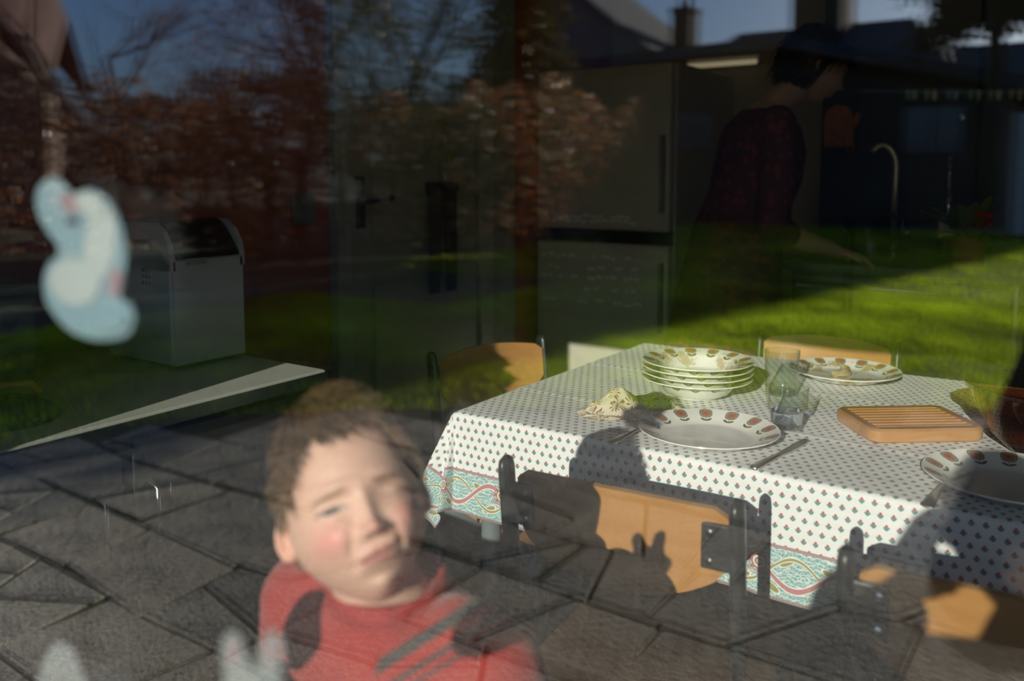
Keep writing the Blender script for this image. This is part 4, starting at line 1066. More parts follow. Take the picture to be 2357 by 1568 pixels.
obj('control_panel', G().bbox(-.895, -.235, 2.792, 2.80, .81, .875, .002), M('panel_steel', (.10, .115, .12), .3, metal=.6), dw)
obj('edge_strip', G().bbox(-.226, -.214, 2.79, 2.822, .10, .885, .002), m_steel, ku)
for i in range(4):
    x0 = -.20+.64*i
    d_ = obj('unit_door', G().bbox(x0, x0+.62, 2.80, 2.822, .10, .885, .004), m_unit, ku)
    obj('handle', G().tube([(x0+.2, 2.80, .83), (x0+.2, 2.775, .83), (x0+.42, 2.775, .83), (x0+.42, 2.80, .83)], .006, 8), m_steel, d_, smooth=True)
wc = thing('tall_cupboards', 'dark tall cupboards standing on the worktop behind the tap', 'cupboard', (.6, 3.45, .925))
obj('carcass', G().box(-.965, 2.4, 3.34, 3.585, .925, 2.1), m_unit, wc)
for i in range(6):
    x0 = -.96+.56*i; d_ = obj('door', G().bbox(x0, x0+.55, 3.318, 3.34, .935, 2.09, .004), m_unit, wc)
    obj('knob', G().lathe([(.0001, 0), (.006, 0), (.006, .012), (.012, .018), (.0001, .022)], 12), m_steel, d_, local=False).location = (0, 0, 0)
for k_ in wc.children:
    for c in k_.children:
        c.rotation_euler = (R(90), 0, 0); bb = [Vector(q) for q in k_.bound_box]; c.location = (max(q.x for q in bb)-.05, min(q.y for q in bb), min(q.z for q in bb)+.5)
om = thing('oven_mitt', 'orange brown quilted oven mitt hanging on the dark cupboard door', 'oven mitt', (-.885, 3.31, 1.40))
out = [(-.94, 1.335), (-.83, 1.335), (-.832, 1.40), (-.815, 1.425), (-.805, 1.46), (-.82, 1.468), (-.838, 1.44), (-.84, 1.47), (-.86, 1.492), (-.90, 1.497), (-.93, 1.48), (-.942, 1.44)]
obj('mitt', G().prism(out, 'y', 3.285, 3.312), M('orange_quilt', (.40, .14, .035), .9, scale=40, bmp=.4), om)
obj('loop', G().tube([(-.84, 3.30, 1.34), (-.83, 3.305, 1.315), (-.85, 3.305, 1.31), (-.86, 3.30, 1.338)], .003, 6), M('orange_quilt', (.4, .14, .035)), om)
tp = thing('kitchen_tap', 'tall curved chrome tap rising from the dark worktop', 'tap', (-.66, 3.2, .925))
arc = [(-.655, 3.2, .93), (-.655, 3.2, 1.25)]+[(-.655-.045+.045*math.cos(a), 3.2-.02*(1-math.cos(a)), 1.25+.085*math.sin(a)) for a in np.linspace(.2, 2.4, 9)]
obj('spout', G().tube(arc, .0115, 12), M('satin_steel', (.62, .58, .48), .35, metal=.8, var=.04), tp, smooth=True)
obj('base', G().lathe([(.0001, .925), (.028, .925), (.026, .94), (.015, .95), (.0001, .95)], 20, (-.655, 3.2, 0)), m_steel, tp, smooth=True)
obj('lever', G().tube([(-.655, 3.19, .99), (-.60, 3.17, 1.02)], .006, 8), m_steel, tp, smooth=True)
kt = thing('kettle', 'black kettle on the worktop in front of the tap', 'kettle', (-.70, 3.02, .925))
obj('body', G().lathe([(.0001, 0), (.075, 0), (.078, .01), (.07, .09), (.052, .13), (.03, .14), (.0001, .142)], 32), m_black, kt, smooth=True, local=True)
obj('handle', G().tube([(.06, 0, .06), (.11, 0, .08), (.11, 0, .15), (.05, 0, .17), (.02, 0, .145)], .009, 8), m_black, kt, smooth=True, local=True)
obj('spout', G().tube([(-.055, 0, .07), (-.10, 0, .12), (-.12, 0, .135)], [.018, .012, .009], 8), m_black, kt, smooth=True, local=True)
bt = thing('bottle', 'slim clear bottle standing on the worktop near the tap', 'bottle', (-.47, 3.15, .925))
obj('bottle_glass', G().lathe([(.0001, 0), (.026, 0), (.027, .01), (.027, .19), (.022, .24), (.011, .28), (.011, .355), (.013, .358), (.013, .37), (.008, .37), (.008, .28), (.0185, .237), (.0235, .188), (.0235, .012), (.0001, .01)], 24), m_tumbler, bt, smooth=True, local=True)
obj('label_band', G().lathe([(.0276, .08), (.0278, .08), (.0278, .15), (.0276, .15)], 24), m_mag, bt, local=True)
# potted plant with red flowers
pp = thing('potted_plant', 'leafy pot plant with small red flowers on the worktop', 'plant', (-.375, 2.93, .925))
obj('pot', G().lathe([(.0001, 0), (.045, 0), (.058, .085), (.062, .085), (.062, .10), (.054, .10), (.044, .01), (.0001, .01)], 28), M('terracotta_pot', (.30, .11, .05), .8), pp, smooth=True, autosmooth=40, local=True)
m_pl = M('plant_leaf', (.16, .22, .04), .4, var=.3, scale=20)
for i in range(26):
    a = rng.uniform(0, 6.28); el = rng.uniform(.2, 1.2); L_ = rng.uniform(.07, .15); d_ = np.array([math.cos(a)*math.cos(el), math.sin(a)*math.cos(el), math.sin(el)])
    s_ = np.array([-math.sin(a), math.cos(a), 0]); b0 = np.array([0, 0, .09])+d_*.02; w_ = rng.uniform(.018, .03)
    pts = []
    for k_, (t_, ww) in enumerate(((0, .15), (.3, .9), (.6, 1), (.85, .55), (1, .05))):
        c_ = b0+d_*L_*t_*1.3+np.array([0, 0, -.04*t_*t_]); pts += [c_-s_*w_*ww, c_+np.array([0, 0, -.004]), c_+s_*w_*ww]
    obj('leaf', (pts, [(3*k_+j, 3*k_+j+1, 3*k_+j+4, 3*k_+j+3) for k_ in range(4) for j in range(2)]), m_pl, pp, local=True)
for i in range(7):
    a = rng.uniform(0, 6.28); q = rng.uniform(.03, .10); z = rng.uniform(.12, .2)
    g = G().ball((q*math.cos(a), q*math.sin(a), z), (.014, .014, .010), 8, 6).tube([(0, 0, .09), (q*math.cos(a), q*math.sin(a), z)], .002, 5)
    obj('flower', g, M('red_petal', (.42, .02, .02), .6), pp, local=True)
# ------------------------------------------------------------------ people
def sstep(a, b, x): t = np.clip((x-a)/(b-a), 0, 1); return t*t*(3-2*t)
def gauss(x, s): return np.exp(-(x/s)**2)
SK_TOP = 0.0
def skull(lon, lat, k=1.0):
    """unit head (chin -.5 to crown .5), face towards -y"""
    d = np.stack([np.cos(lat)*np.sin(lon), -np.cos(lat)*np.cos(lon), np.sin(lat)], -1)
    fr = d[..., 1] < 0
    p = d*np.stack([np.full_like(lon, .362), np.where(fr, .43, .47), np.full_like(lon, .5)], -1)
    p[..., 1] += .03
    z = p[..., 2]; t = np.clip((.02-z)/.52, 0, 1)
    p[..., 0] *= 1-.34*t**1.9+.10*np.sin(np.clip(t, 0, 1)*np.pi)*.6
    p[..., 1] = np.where(p[..., 1] > 0, p[..., 1]*(1-.45*t), p[..., 1])
    p[..., 2] = z+SK_TOP*np.clip(z-.08, 0, 1)
    # flatter face front, fuller forehead
    f = sstep(.0, .75, -d[..., 1])
    p[..., 1] -= f*(.035*gauss(z-.2, .2)+.045*t)
    return p, f
def make_head(eyes=('open', 'shut'), skin=(.72, .44, .32), lip=(.52, .20, .17), brow=(.25, .14, .08), cheek=(.76, .27, .24), child=True, mouth_tilt=0.0, detail=1.0):
    nlon, nlat = int(230*detail), int(180*detail)
    u = np.linspace(-1, 1, nlon, endpoint=False); lon1 = np.pi*(.5*u+.5*u**3)
    lat1 = np.linspace(-np.pi/2*.995, np.pi/2*.995, nlat)
    lat, lon = np.meshgrid(lat1, lon1, indexing='ij')
    p, f = skull(lon, lat)
    x, z = p[..., 0].copy(), p[..., 2].copy(); dy = np.zeros_like(x)
    ez = .0; ex = .158
    for s in (-1, 1):
        dy += -.042*gauss(x-s*ex*.85, .085)*gauss(z-ez-.005, .055)           # sockets
        dy += .030*gauss(x-s*ex, .062)*gauss(z-ez+.008, .034)                # lids
        dy += .022*gauss(x-s*ex*.9, .10)*gauss(z-ez-.095, .03)               # brow
        dy += .062*gauss(x-s*.20, .105)*gauss(z+.15, .095)                     # cheek
        dy += .040*gauss(x-s*.048, .028)*gauss(z+.160, .026)                 # nostril wing
        dy += -.016*gauss(x-s*(.115+.2*(-.165-z)), .018)*gauss(z+.215, .05)  # fold beside the mouth
    nz_ = np.clip((.07-z)/.25, 0, 1)
    ridge = (.012+.075*nz_**1.6)*sstep(-.200, -.160, z)*sstep(.14, .0, z)
    dy += ridge*gauss(x, .034+.016*nz_)
    dy += .036*gauss(x, .042)*gauss(z+.140, .034)
    mz = z+.275-mouth_tilt*x
    dy += .036*gauss(x, .13)*gauss(z+.28, .085)
    mw = sstep(.115, .07, np.abs(x))
    dy += mw*(.017*gauss(mz-.020, .015)*(1-.35*gauss(x, .014))+.021*gauss(mz+.022, .018)-.020*gauss(mz, .0085))
    dy += -.018*gauss(np.abs(x)-.125, .02)*gauss(mz, .02)
    dy += -.022*gauss(x, .09)*gauss(z+.365, .024)+.050*gauss(x, .075)*gauss(z+.435, .055)
    p[..., 1] -= dy*f
    col = np.ones(p.shape)*np.array(skin)
    def paint(mask, c): 
        m_ = np.clip(mask*f, 0, 1)[..., None]; col[...] = col*(1-m_)+np.array(c)*m_
    for s in (-1, 1): paint(.75*gauss(x-s*.205, .085)*gauss(z+.14, .075), cheek)
    paint(.35*gauss(x, .045)*gauss(z+.14, .03), cheek)
    lipm = sstep(.108, .08, np.abs(x))*sstep(.040, .028, np.abs(mz-.002)+.16*np.abs(x)*np.abs(x)/.1)
    paint(.9*lipm, lip); paint(.9*mw*gauss(mz, .0065), (.10, .03, .03))
    for s in (-1, 1): paint(.8*gauss(x-s*.03, .013)*gauss(z+.182, .009), (.16, .05, .04))
    for s, st in zip((-1, 1), eyes):
        bx = x-s*ex*1.02; bz = z-ez-.068-(.03 if st == 'open' else .0)*0+.10*bx*bx/.1*.25*1.2+s*bx*.12
        paint(.80*sstep(.105, .06, np.abs(bx))*gauss(bz, .013), brow)
        q = x-s*ex; arch = .024*(1-(q/.085)**2)
        if st == 'open':
            inside = sstep(0, .006, arch*.70-np.abs(z-ez+.004))*(np.abs(q) < .082)
            paint(inside, (.40, .36, .34)); paint(inside*sstep(.036, .030, np.hypot(q+.004, (z-ez+.004))), (.07, .09, .10))
            paint(.9*gauss(z-ez+.004-arch*.70, .0055)*(np.abs(q) < .088), (.06, .035, .03))
        else:
            lid = -.010-.012*(1-(q/.085)**2)
            paint(.85*gauss(z-ez-lid-.004, .0055)*sstep(.092, .075, np.abs(q)), (.13, .06, .05))
            paint(.35*gauss(z-ez-lid+.022, .006)*sstep(.09, .06, np.abs(q)), (.45, .22, .16))
    v = p.reshape(-1, 3); c = col.reshape(-1, 3); F = []
    for i in range(nlat-1):
        for j in range(nlon): F.append((i*nlon+j, i*nlon+(j+1) % nlon, (i+1)*nlon+(j+1) % nlon, (i+1)*nlon+j))
    # ears
    V = [v]; C = [c]; off = len(v)
    for s in (-1, 1):
        nr, na = 9, 22; ev = []; ec = []
        for i in range(nr+1):
            q = i/nr
            for j in range(na):
                a = 2*np.pi*j/na; ww = .070*(1-.25*max(0, -math.sin(a))); hh = .112
                yy = q*ww*math.cos(a); zz = q*hh*math.sin(a)-.01*math.cos(a)
                h_ = .018+.026*gauss(q-.86, .16)-.026*gauss(q-.25, .35)*(1 if math.sin(a) > -.75 else .4)
                if q == 1: h_ = .004
                ev.append((yy, zz, h_)); ec.append(np.array(skin)*(1-.0)*(1 if q > .5 else .92)+np.array((.05, -.02, -.02)))
        base = np.array(ev); back = base.copy(); back[:, 2] = -.004-.012*(1-np.hypot(base[:, 0]/.07, base[:, 1]/.112).clip(0, 1)**2)
        allp = np.concatenate([base, back])
        t_ = R(40)
        P = np.stack([s*(.335+allp[:, 2]*math.cos(t_)+allp[:, 0]*math.sin(t_)+.03), .075+allp[:, 0]*math.cos(t_)-allp[:, 2]*math.sin(t_), -.035+allp[:, 1]-.12*allp[:, 0]], 1)
        m_ = (nr+1)*na
        for lay in (0, 1):
            for i in range(nr):
                for j in range(na): F.append(tuple(off+lay*m_+k_ for k_ in (i*na+j, i*na+(j+1) % na, (i+1)*na+(j+1) % na, (i+1)*na+j)))
        for j in range(na): F.append((off+nr*na+j, off+nr*na+(j+1) % na, off+m_+nr*na+(j+1) % na, off+m_+nr*na+j))
        V.append(P); C.append(np.array(ec+ec)); off += 2*m_
    return np.concatenate(V), F, np.clip(np.concatenate(C), 0, 1)
def basis(forward, roll=0, pitch=0):
    """rotation whose local -y looks along 'forward', tilted by roll about that direction"""
    f = Vector(forward).normalized(); up = Vector((0, 0, 1))      # a person facing -y has their left at +x
    x = (-f).cross(up).normalized()
    y = -f; z = x.cross(y)
    M_ = Matrix((x, y, z)).transposed()
    return M_ @ Matrix.Rotation(pitch, 3, 'X') @ Matrix.Rotation(roll, 3, 'Y')
def remeshed(g, voxel, smooth=6):
    me = bpy.data.meshes.new('tmp'); me.from_pydata(g.v, [], g.f); me.update()
    bm = bmesh.new(); bm.from_mesh(me); bmesh.ops.recalc_face_normals(bm, faces=bm.faces[:]); bm.to_mesh(me); bm.free()
    o = bpy.data.objects.new('tmp', me); COL.objects.link(o)
    r = o.modifiers.new('r', 'REMESH'); r.mode = 'VOXEL'; r.voxel_size = voxel
    s = o.modifiers.new('s', 'SMOOTH'); s.factor = .5; s.iterations = smooth
    dg = bpy.context.evaluated_depsgraph_get(); ev = o.evaluated_get(dg); m2 = bpy.data.meshes.new_from_object(ev)
    n = len(m2.vertices); v = np.zeros(n*3); m2.vertices.foreach_get('co', v); F = [tuple(p.vertices) for p in m2.polygons]
    bpy.data.objects.remove(o); bpy.data.meshes.remove(me); bpy.data.meshes.remove(m2)
    return v.reshape(-1, 3), F
def limb(g, pts, rad, n=14):
    g.tube(pts, rad, n); 
    for p, r in zip(pts, rad):
        rr = r if not isinstance(r, tuple) else max(r)*.9
        g.ball(p, rr*.98, 12, 8)
def hand(g, wrist, dirn, palm_n, L, curl=.5):
    """palm and five separate bent fingers; dirn = along the hand, palm_n = out of the palm"""
    d = Vector(dirn).normalized(); n = Vector(palm_n); n = (n-d*n.dot(d)).normalized(); s = d.cross(n); w = Vector(wrist)
    g.tube([w, w+d*L*.22, w+d*L*.5], [(L*.10, L*.13), (L*.085, L*.20), (L*.07, L*.22)], 14, up=tuple(n))
    for i, (o, l) in enumerate(((-.165, .40), (-.055, .46), (.055, .43), (.16, .34))):
        b = w+d*L*.46+s*L*o; c1 = curl*.6; c2 = curl*1.5
        p1 = b+(d*math.cos(c1)+n*math.sin(c1))*L*l*.45; p2 = p1+(d*math.cos(c2)+n*math.sin(c2))*L*l*.32; p3 = p2+(d*math.cos(c2*1.35)+n*math.sin(c2*1.35))*L*l*.24
        g.tube([b-d*L*.1, b, p1, p2, p3], [L*.05, L*.052, L*.047, L*.042, L*.03], 9)
    b = w+d*L*.12-s*L*.13; p1 = b+(d*.75-s*.6+n*.25).normalized()*L*.24; p2 = p1+(d*.95-s*.1+n*.35).normalized()*L*.2
    g.tube([b, p1, p2], [L*.07, L*.055, L*.038], 9)
m_skin = M_attr('skin', .5, sss=.12, bmp=.05, bscale=300)
def join(parts):
    V = []; F = []; C = []; o = 0
    for v, f, c in parts: V.append(v); F += [tuple(i+o for i in q) for q in f]; C.append(c); o += len(v)
    return np.concatenate(V), F, np.concatenate(C)
def person(name, label, loc, head, hpos, hrot, hsize, body_g, voxel, skin):
    t = thing(name, label, 'person', loc)
    hv, hf, hc = head
    hv = (np.array(hrot) @ (hv*hsize).T).T+np.array(hpos)
    bv, bf = remeshed(body_g, voxel)
    V, F, C = join([(hv, hf, hc), (bv, bf, np.ones((len(bv), 3))*np.array(skin))])
    o = obj('body', (V, F), m_skin, t, smooth=True); set_col(o, C)
    return t
def hair_cap(hrot, hpos, hsize, line, k=1.06, rough=.02, n=(90, 120), seed=1):
    """closed cap of hair over the skull where lat is above line(lon)"""
    nlat, nlon = n; V = []; lon1 = np.linspace(-np.pi, np.pi, nlon, endpoint=False)
    g = []
    for i in range(nlat+1):
        for j in range(nlon):
            lo = lon1[j]; l0 = line(lo); la = l0+(np.pi/2*.999-l0)*(i/nlat)
            p, f = skull(np.array(lo), np.array(la)); 
            thick = (k-1)*(.35+.65*min(1, i/nlat*5)); nz_ = mnoise.noise(Vector(p*7)+Vector((seed, 0, 0)))*rough+mnoise.noise(Vector((p[0]*30, p[1]*30, p[2]*5)))*rough*.45
            q = p*(1+thick+nz_*min(1, i/nlat*4)); g.append(q)
    V = np.array(g)
    F = [(i*nlon+j, i*nlon+(j+1) % nlon, (i+1)*nlon+(j+1) % nlon, (i+1)*nlon+j) for i in range(nlat) for j in range(nlon)]
    V = (np.array(hrot) @ (V*hsize).T).T+np.array(hpos)
    return V, F
def strands(hrot, hpos, hsize, line, n, length, comb, k=1.05, seed=3, width=.006):
    """locks lying along the cap: comb(p)->direction in head space"""
    r_ = np.random.default_rng(seed); g = G(); hr = np.array(hrot)
    for _ in range(n):
        lo = r_.uniform(-np.pi, np.pi); l0 = line(lo); la = l0+(np.pi/2-l0)*r_.uniform(0, 1)**1.2
        p, f = skull(np.array(lo), np.array(la)); p = p*(k+r_.uniform(-.02, .05)); pts = [p]
        L_ = length*r_.uniform(.5, 1.25); d = np.array(comb(p, r_)); d /= np.linalg.norm(d)
        for s in range(4):
            nrm = p/np.linalg.norm(p); d = d-nrm*(d@nrm)*.8+r_.normal(0, .12, 3); d /= np.linalg.norm(d)
            p = p+d*L_/4; pts.append(p)
        pts = [(hr @ (q*hsize))+np.array(hpos) for q in pts]
        w_ = width*hsize
        g.tube([tuple(q) for q in pts], [w_*.9, w_, w_*.8, w_*.55, w_*.1], 4, cap=False)
    return g
# ---- the boy at the window
SK_TOP = .34
b_pos = Vector((-.547, .296, .928)); camv = Vector((0, -.25, 1.23))
to_cam = (camv-b_pos).normalized(); side = Vector((.824, .566, 0))
fdir = (to_cam*math.cos(R(6.6))+side*math.sin(R(6.6))+Vector((0, 0, .145))).normalized()
hrot = basis(fdir, roll=R(-12.6)); HS = .167
skin = (.72, .43, .33)
bg_ = G()
neckb = Vector((-.528, .318, .835))
hc_ = b_pos+Vector(hrot @ Vector((0, .10, -.30)))*HS
limb(bg_, [tuple(hc_), tuple((hc_+neckb)/2), tuple(neckb)], [.040, .038, .044])
cx_, cy_ = -.528, .322
bg_.tube([(cx_, cy_, .825), (cx_, cy_, .785), (cx_, cy_, .70), (cx_, cy_, .58), (cx_, cy_, .50)], [(.040, .060), (.062, .105), (.066, .098), (.064, .092), (.062, .096)], 20, up=(0, 1, 0))
for s in (-1, 1):
    sx = cx_+s*.115
    limb(bg_, [(sx-s*.012, cy_, .792), (sx+s*.035, cy_+.01, .68), (sx+s*.035, cy_-.04, .55)], [.036, .028, .021])
    hand(bg_, (sx+s*.035, cy_-.042, .545), (0, -.25, -1), (-s, 0, 0), .115, .45)
    limb(bg_, [(cx_+s*.048, cy_, .50), (cx_+s*.055, cy_-.008, .28), (cx_+s*.058, cy_+.008, .06)], [.056, .041, .028])
    bg_.tube([(cx_+s*.058, cy_+.03, .03), (cx_+s*.06, cy_-.04, .025), (cx_+s*.062, cy_-.10, .02)], [(.026, .024), (.024, .028), (.014, .022)], 12)
boy = person('person', 'child in red sweater squinting into the sun at the window', (cx_, cy_, 0), make_head(skin=skin, mouth_tilt=.12), b_pos, hrot, HS, bg_, .0055, skin)
# sweater
sw = G()
sw.tube([(cx_, cy_-.002, .852), (cx_, cy_, .840), (cx_, cy_, .806), (cx_, cy_, .74), (cx_, cy_, .62), (cx_, cy_, .52)], [(.048, .050), (.060, .082), (.074, .118), (.080, .112), (.080, .112), (.082, .116)], 24, up=(0, 1, 0))
for s in (-1, 1):
    sx = cx_+s*.110
    limb(sw, [(sx-s*.03, cy_, .826), (sx+s*.004, cy_, .808), (sx+s*.036, cy_+.01, .68), (sx+s*.037, cy_-.035, .565)], [.040, .047, .041, .034])
sv, sf = remeshed(sw, .006, 8)
def fabric_red():
    m, nt, p = newmat('red_sweater'); vec, x, y, z = coords(nt)
    # three dark grey lines running over the shoulder
    d = (x-.055)*.9+z*.45-.36
    n = tex_noise(nt, vec, 55, 4); c = mixc(nt, n, (.28, .026, .024), (.40, .046, .038))
    u_ = ((x-.060)*.8-(z-.832)*1.0)
    st = None
    for o_, w_ in ((.0, .0065), (.022, .0030), (.034, .0022)):
        q = (u_-o_).abs().lt(w_)*x.gt(.04)*z.gt(.79)
        st = q if st is None else st.max(q)
    nt.links.new(mixc(nt, st, c, (.06, .055, .055)), p.inputs['Base Color']); p.inputs['Roughness'].default_value = .9
    p.inputs['Sheen Weight'].default_value = .3
    bump(nt, p, n, .35, .004); return m
o = obj('sweater', (sv, sf), fabric_red(), boy, loc=(cx_, cy_, 0), smooth=True)
col_pts = [(cx_+.052*math.cos(a), cy_-.004+.049*math.sin(a), .853+.006*math.sin(a)*1) for a in np.linspace(0, 2*np.pi, 33)]
obj('collar', G().tube(col_pts, [(.011, .006)]*33, 8, cap=False), M('sweater_rib', (.34, .035, .035), .9, scale=90, bmp=.4), boy, smooth=True)
tr_ = G()
tr_.tube([(cx_, cy_, .545), (cx_, cy_, .50), (cx_, cy_, .44)], [(.072, .102), (.076, .108), (.066, .10)], 20, up=(0, 1, 0))
for s in (-1, 1): limb(tr_, [(cx_+s*.048, cy_, .49), (cx_+s*.055, cy_-.006, .28), (cx_+s*.058, cy_+.006, .085)], [.064, .050, .044])
tv_, tf_ = remeshed(tr_, .007, 6)
obj('trousers', (tv_, tf_), M('denim', (.03, .045, .09), .9, scale=60), boy, smooth=True)
for s in (-1, 1):
    sv2, sf2 = remeshed(G().tube([(cx_+s*.058, cy_+.042, .04), (cx_+s*.058, cy_+.01, .05), (cx_+s*.06, cy_-.05, .038), (cx_+s*.062, cy_-.115, .028)], [(.036, .030), (.048, .036), (.034, .038), (.022, .030)], 14).box(cx_+s*.06-.034, cx_+s*.06+.034, cy_-.13, cy_+.06, .001, .016), .006, 5)
    obj('shoe', (sv2, sf2), M('shoe_blue', (.04, .05, .08), .6), boy, smooth=True)
def boy_line(lo):
    a = abs(lo)
    if a < .65: return .66+.05*math.sin(lo*5)
    if a < 1.15: return .66-(a-.65)*.82
    if a < 1.75: return .25-(a-1.15)*.15
    return max(-.30, .16-(a-1.75)*1.6)
m_hair = M('brown_hair', (.19, .115, .062), .42, var=.3, scale=60, stretch=(1, 1, .2))
hv_, hf_ = hair_cap(hrot, b_pos, HS, boy_line, 1.05, .03)
hair = obj('hair', (hv_, hf_), m_hair, boy, smooth=True)
def comb(p, r_):
    # from the crown outwards; the fringe falls forward and to one side
    return (p[0]*1.2+.25, p[1]*1.4-.35, -.75+r_.normal(0, .1))
g = strands(hrot, b_pos, HS, boy_line, 4200, .14, comb, 1.045, width=.0042)
obj('locks', g, m_hair, hair, smooth=True)['kind'] = 'stuff'
SK_TOP = 0.0
# ---- the woman at the worktop, seen from the side
wf, wl_ = np.array([.824, .566]), np.array([-.566, .824]); W0 = np.array([0, -.25])+2.9*np.array([-.5664, .8241])
def wp(px, py, lat=0.0):
    X_ = (px-1178.5)/2000*2.9; q = W0+wf*X_+wl_*lat; return (float(q[0]), float(q[1]), 1.23-(py-400)/2000*2.9)
wskin = (.42, .26, .19)
bd = G(); foot_ = wp(1690, 0)
def torso(g, grow=0, rows=None):
    pts = []; rad = []
    for (pb, pf, py, half) in rows:
        pts.append(wp((pb+pf)/2, py)); rad.append(((pf-pb)/2000*2.9/2+grow, half+grow))
    g.tube(pts, rad, 24, up=(float(wf[0]), float(wf[1]), 0))
rows_body = [(1715, 1800, 248, .08), (1672, 1822, 290, .15), (1660, 1838, 340, .155), (1650, 1832, 400, .14), (1640, 1800, 470, .125), (1605, 1790, 545, .165), (1600, 1785, 620, .165)]
torso(bd, -.008, rows_body)
hpos_w = wp(1868, 158)
limb(bd, [wp(1765, 262), wp(1800, 225), wp(1845, 190)], [.058, .052, .05])
for s in (-1, 1):
    sh = wp(1752, 292, s*.155); el = wp(1738, 512, s*.20); wr = wp(1905, 572, s*.10+.02); 
    limb(bd, [sh, wp(1748, 400, s*.19), el], [.048, .042, .037]); limb(bd, [el, wp(1815, 545, s*.15), wr], [.037, .034, .024])
    hand(bd, wr, (wf[0]-wl_[0]*s*.15, wf[1]-wl_[1]*s*.15, -.28), (0, 0, -1), .175, .42)
    hip = wp(1695, 610, s*.085); kn = wp(1700, 0, s*.09); an = wp(1690, 0, s*.09)
    limb(bd, [hip, (kn[0], kn[1], .50), (an[0], an[1], .09)], [.085, .058, .038])
    bd.tube([(an[0]-wf[0]*.05, an[1]-wf[1]*.05, .035), (an[0]+wf[0]*.06, an[1]+wf[1]*.06, .04), (an[0]+wf[0]*.18, an[1]+wf[1]*.18, .022)], [(.032, .03), (.034, .034), (.016, .032)], 12)
hrw = basis((wf[0], wf[1], -.42), roll=0)
wom = person('person', 'woman in dark red dress leaning over the kitchen worktop', (foot_[0], foot_[1], 0), make_head(('shut', 'shut'), wskin, (.30, .12, .10), (.05, .03, .02), (.46, .22, .17), detail=.7), hpos_w, hrw, .228, bd, .009, wskin)
dr_ = G()
torso(dr_, .006, [(1708, 1790, 256, .10), (1668, 1826, 295, .165), (1655, 1842, 345, .165), (1645, 1836, 400, .15), (1632, 1806, 470, .14), (1598, 1796, 545, .175), (1575, 1796, 640, .185), (1545, 1800, 780, .205), (1510, 1805, 930, .23), (1495, 1808, 1010, .24)])
for s in (-1, 1): limb(dr_, [wp(1752, 292, s*.15), wp(1748, 400, s*.19), wp(1738, 505, s*.20), wp(1775, 530, s*.175)], [.062, .057, .054, .046])
dv, df = remeshed(dr_, .010, 6)
def dress_mat():
    m, nt, p = newmat('dark_red_print'); vec, x, y, z = coords(nt)
    vo = nt.nodes.new('ShaderNodeTexVoronoi'); vo.inputs['Scale'].default_value = 30; nt.links.new(vec, vo.inputs['Vector'])
    d = X(nt, vo.outputs[0]).lt(.36)
    c = mixc(nt, d, (.060, .014, .018), (.15, .020, .024))
    nt.links.new(c, p.inputs['Base Color']); p.inputs['Roughness'].default_value = .85
    bump(nt, p, tex_noise(nt, vec, 9, 3), .5, .03); return m
obj('dress', (dv, df), dress_mat(), wom, loc=(foot_[0], foot_[1], 0), smooth=True)
for s in (-1, 1):
    an = wp(1690, 0, s*.09)
    s2, f2 = remeshed(G().tube([(an[0]-wf[0]*.07, an[1]-wf[1]*.07, .04), (an[0]-wf[0]*.02, an[1]-wf[1]*.02, .06), (an[0]+wf[0]*.07, an[1]+wf[1]*.07, .048), (an[0]+wf[0]*.20, an[1]+wf[1]*.20, .03)], [(.04, .036), (.058, .042), (.044, .044), (.028, .034)], 14), .008, 4)
    obj('shoe', (s2, f2), m_black, wom, smooth=True)
def w_line(lo):
    a = abs(lo)
    if a < .7: return .62
    if a < 1.3: return .62-(a-.7)*.8
    return max(-.85, .14-(a-1.3)*2.0)
m_hair2 = M('dark_hair', (.022, .014, .010), .45, var=.3, scale=50, stretch=(1, 1, .2))
hv_, hf_ = hair_cap(hrw, hpos_w, .228, w_line, 1.13, .03, seed=9)
hr2 = obj('hair', (hv_, hf_), m_hair2, wom, smooth=True)
g = strands(hrw, hpos_w, .228, w_line, 900, .42, lambda p, r_: (p[0]*.8, .30+p[1]*.7, -.55), 1.10, seed=8, width=.009)
obj('locks', g, m_hair2, hr2, smooth=True)['kind'] = 'stuff'
# ---- the photographer outside
pg_ = G(); pskin = (.45, .28, .2)
hp = Vector((.175, -.44, 1.245))
limb(pg_, [(.15, -.55, 1.06), (.16, -.50, 1.13), (.17, -.455, 1.18)], [.06, .055, .05])
pg_.tube([(.15, -.555, 1.10), (.16, -.57, 1.03), (.18, -.62, .90), (.21, -.69, .74), (.22, -.74, .62)], [(.06, .11), (.10, .175), (.115, .165), (.11, .15), (.11, .165)], 20, up=(0, 1, 0))
limb(pg_, [(-.015, -.575, 1.03), (-.085, -.50, .90), (.01, -.39, 1.13)], [.052, .042, .028])
limb(pg_, [(.325, -.575, 1.03), (.37, -.44, .90), (.20, -.345, 1.13)], [.052, .042, .028])
hand(pg_, (.012, -.388, 1.135), (.42, .1, .8), (.6, .4, 0), .16, .7)
hand(pg_, (.20, -.345, 1.135), (-.15, .08, 1), (-.6, .3, 0), .16, .7)
for s, fx in ((-1, .06), (1, .36)):
    limb(pg_, [(.21+s*.09, -.74, .62), (fx+s*.02, -.50, .36), (fx, -.74, -.03)], [.088, .062, .042])
    pg_.tube([(fx, -.80, -.07), (fx, -.68, -.06), (fx, -.55, -.08)], [(.03, .032), (.034, .036), (.016, .032)], 12)
hrp = basis((-.30, 1, .05))
ph = person('person', 'person in dark clothes crouching outside with a camera before the window', (.2, -.7, -.10), make_head(('shut', 'open'), pskin, detail=.5), hp, hrp, .225, pg_, .009, pskin)
m_coat = M('dark_coat', (.012, .012, .014), .9, scale=40, bmp=.2); m_jean = M('dark_jeans', (.014, .018, .03), .9)
ct = G()
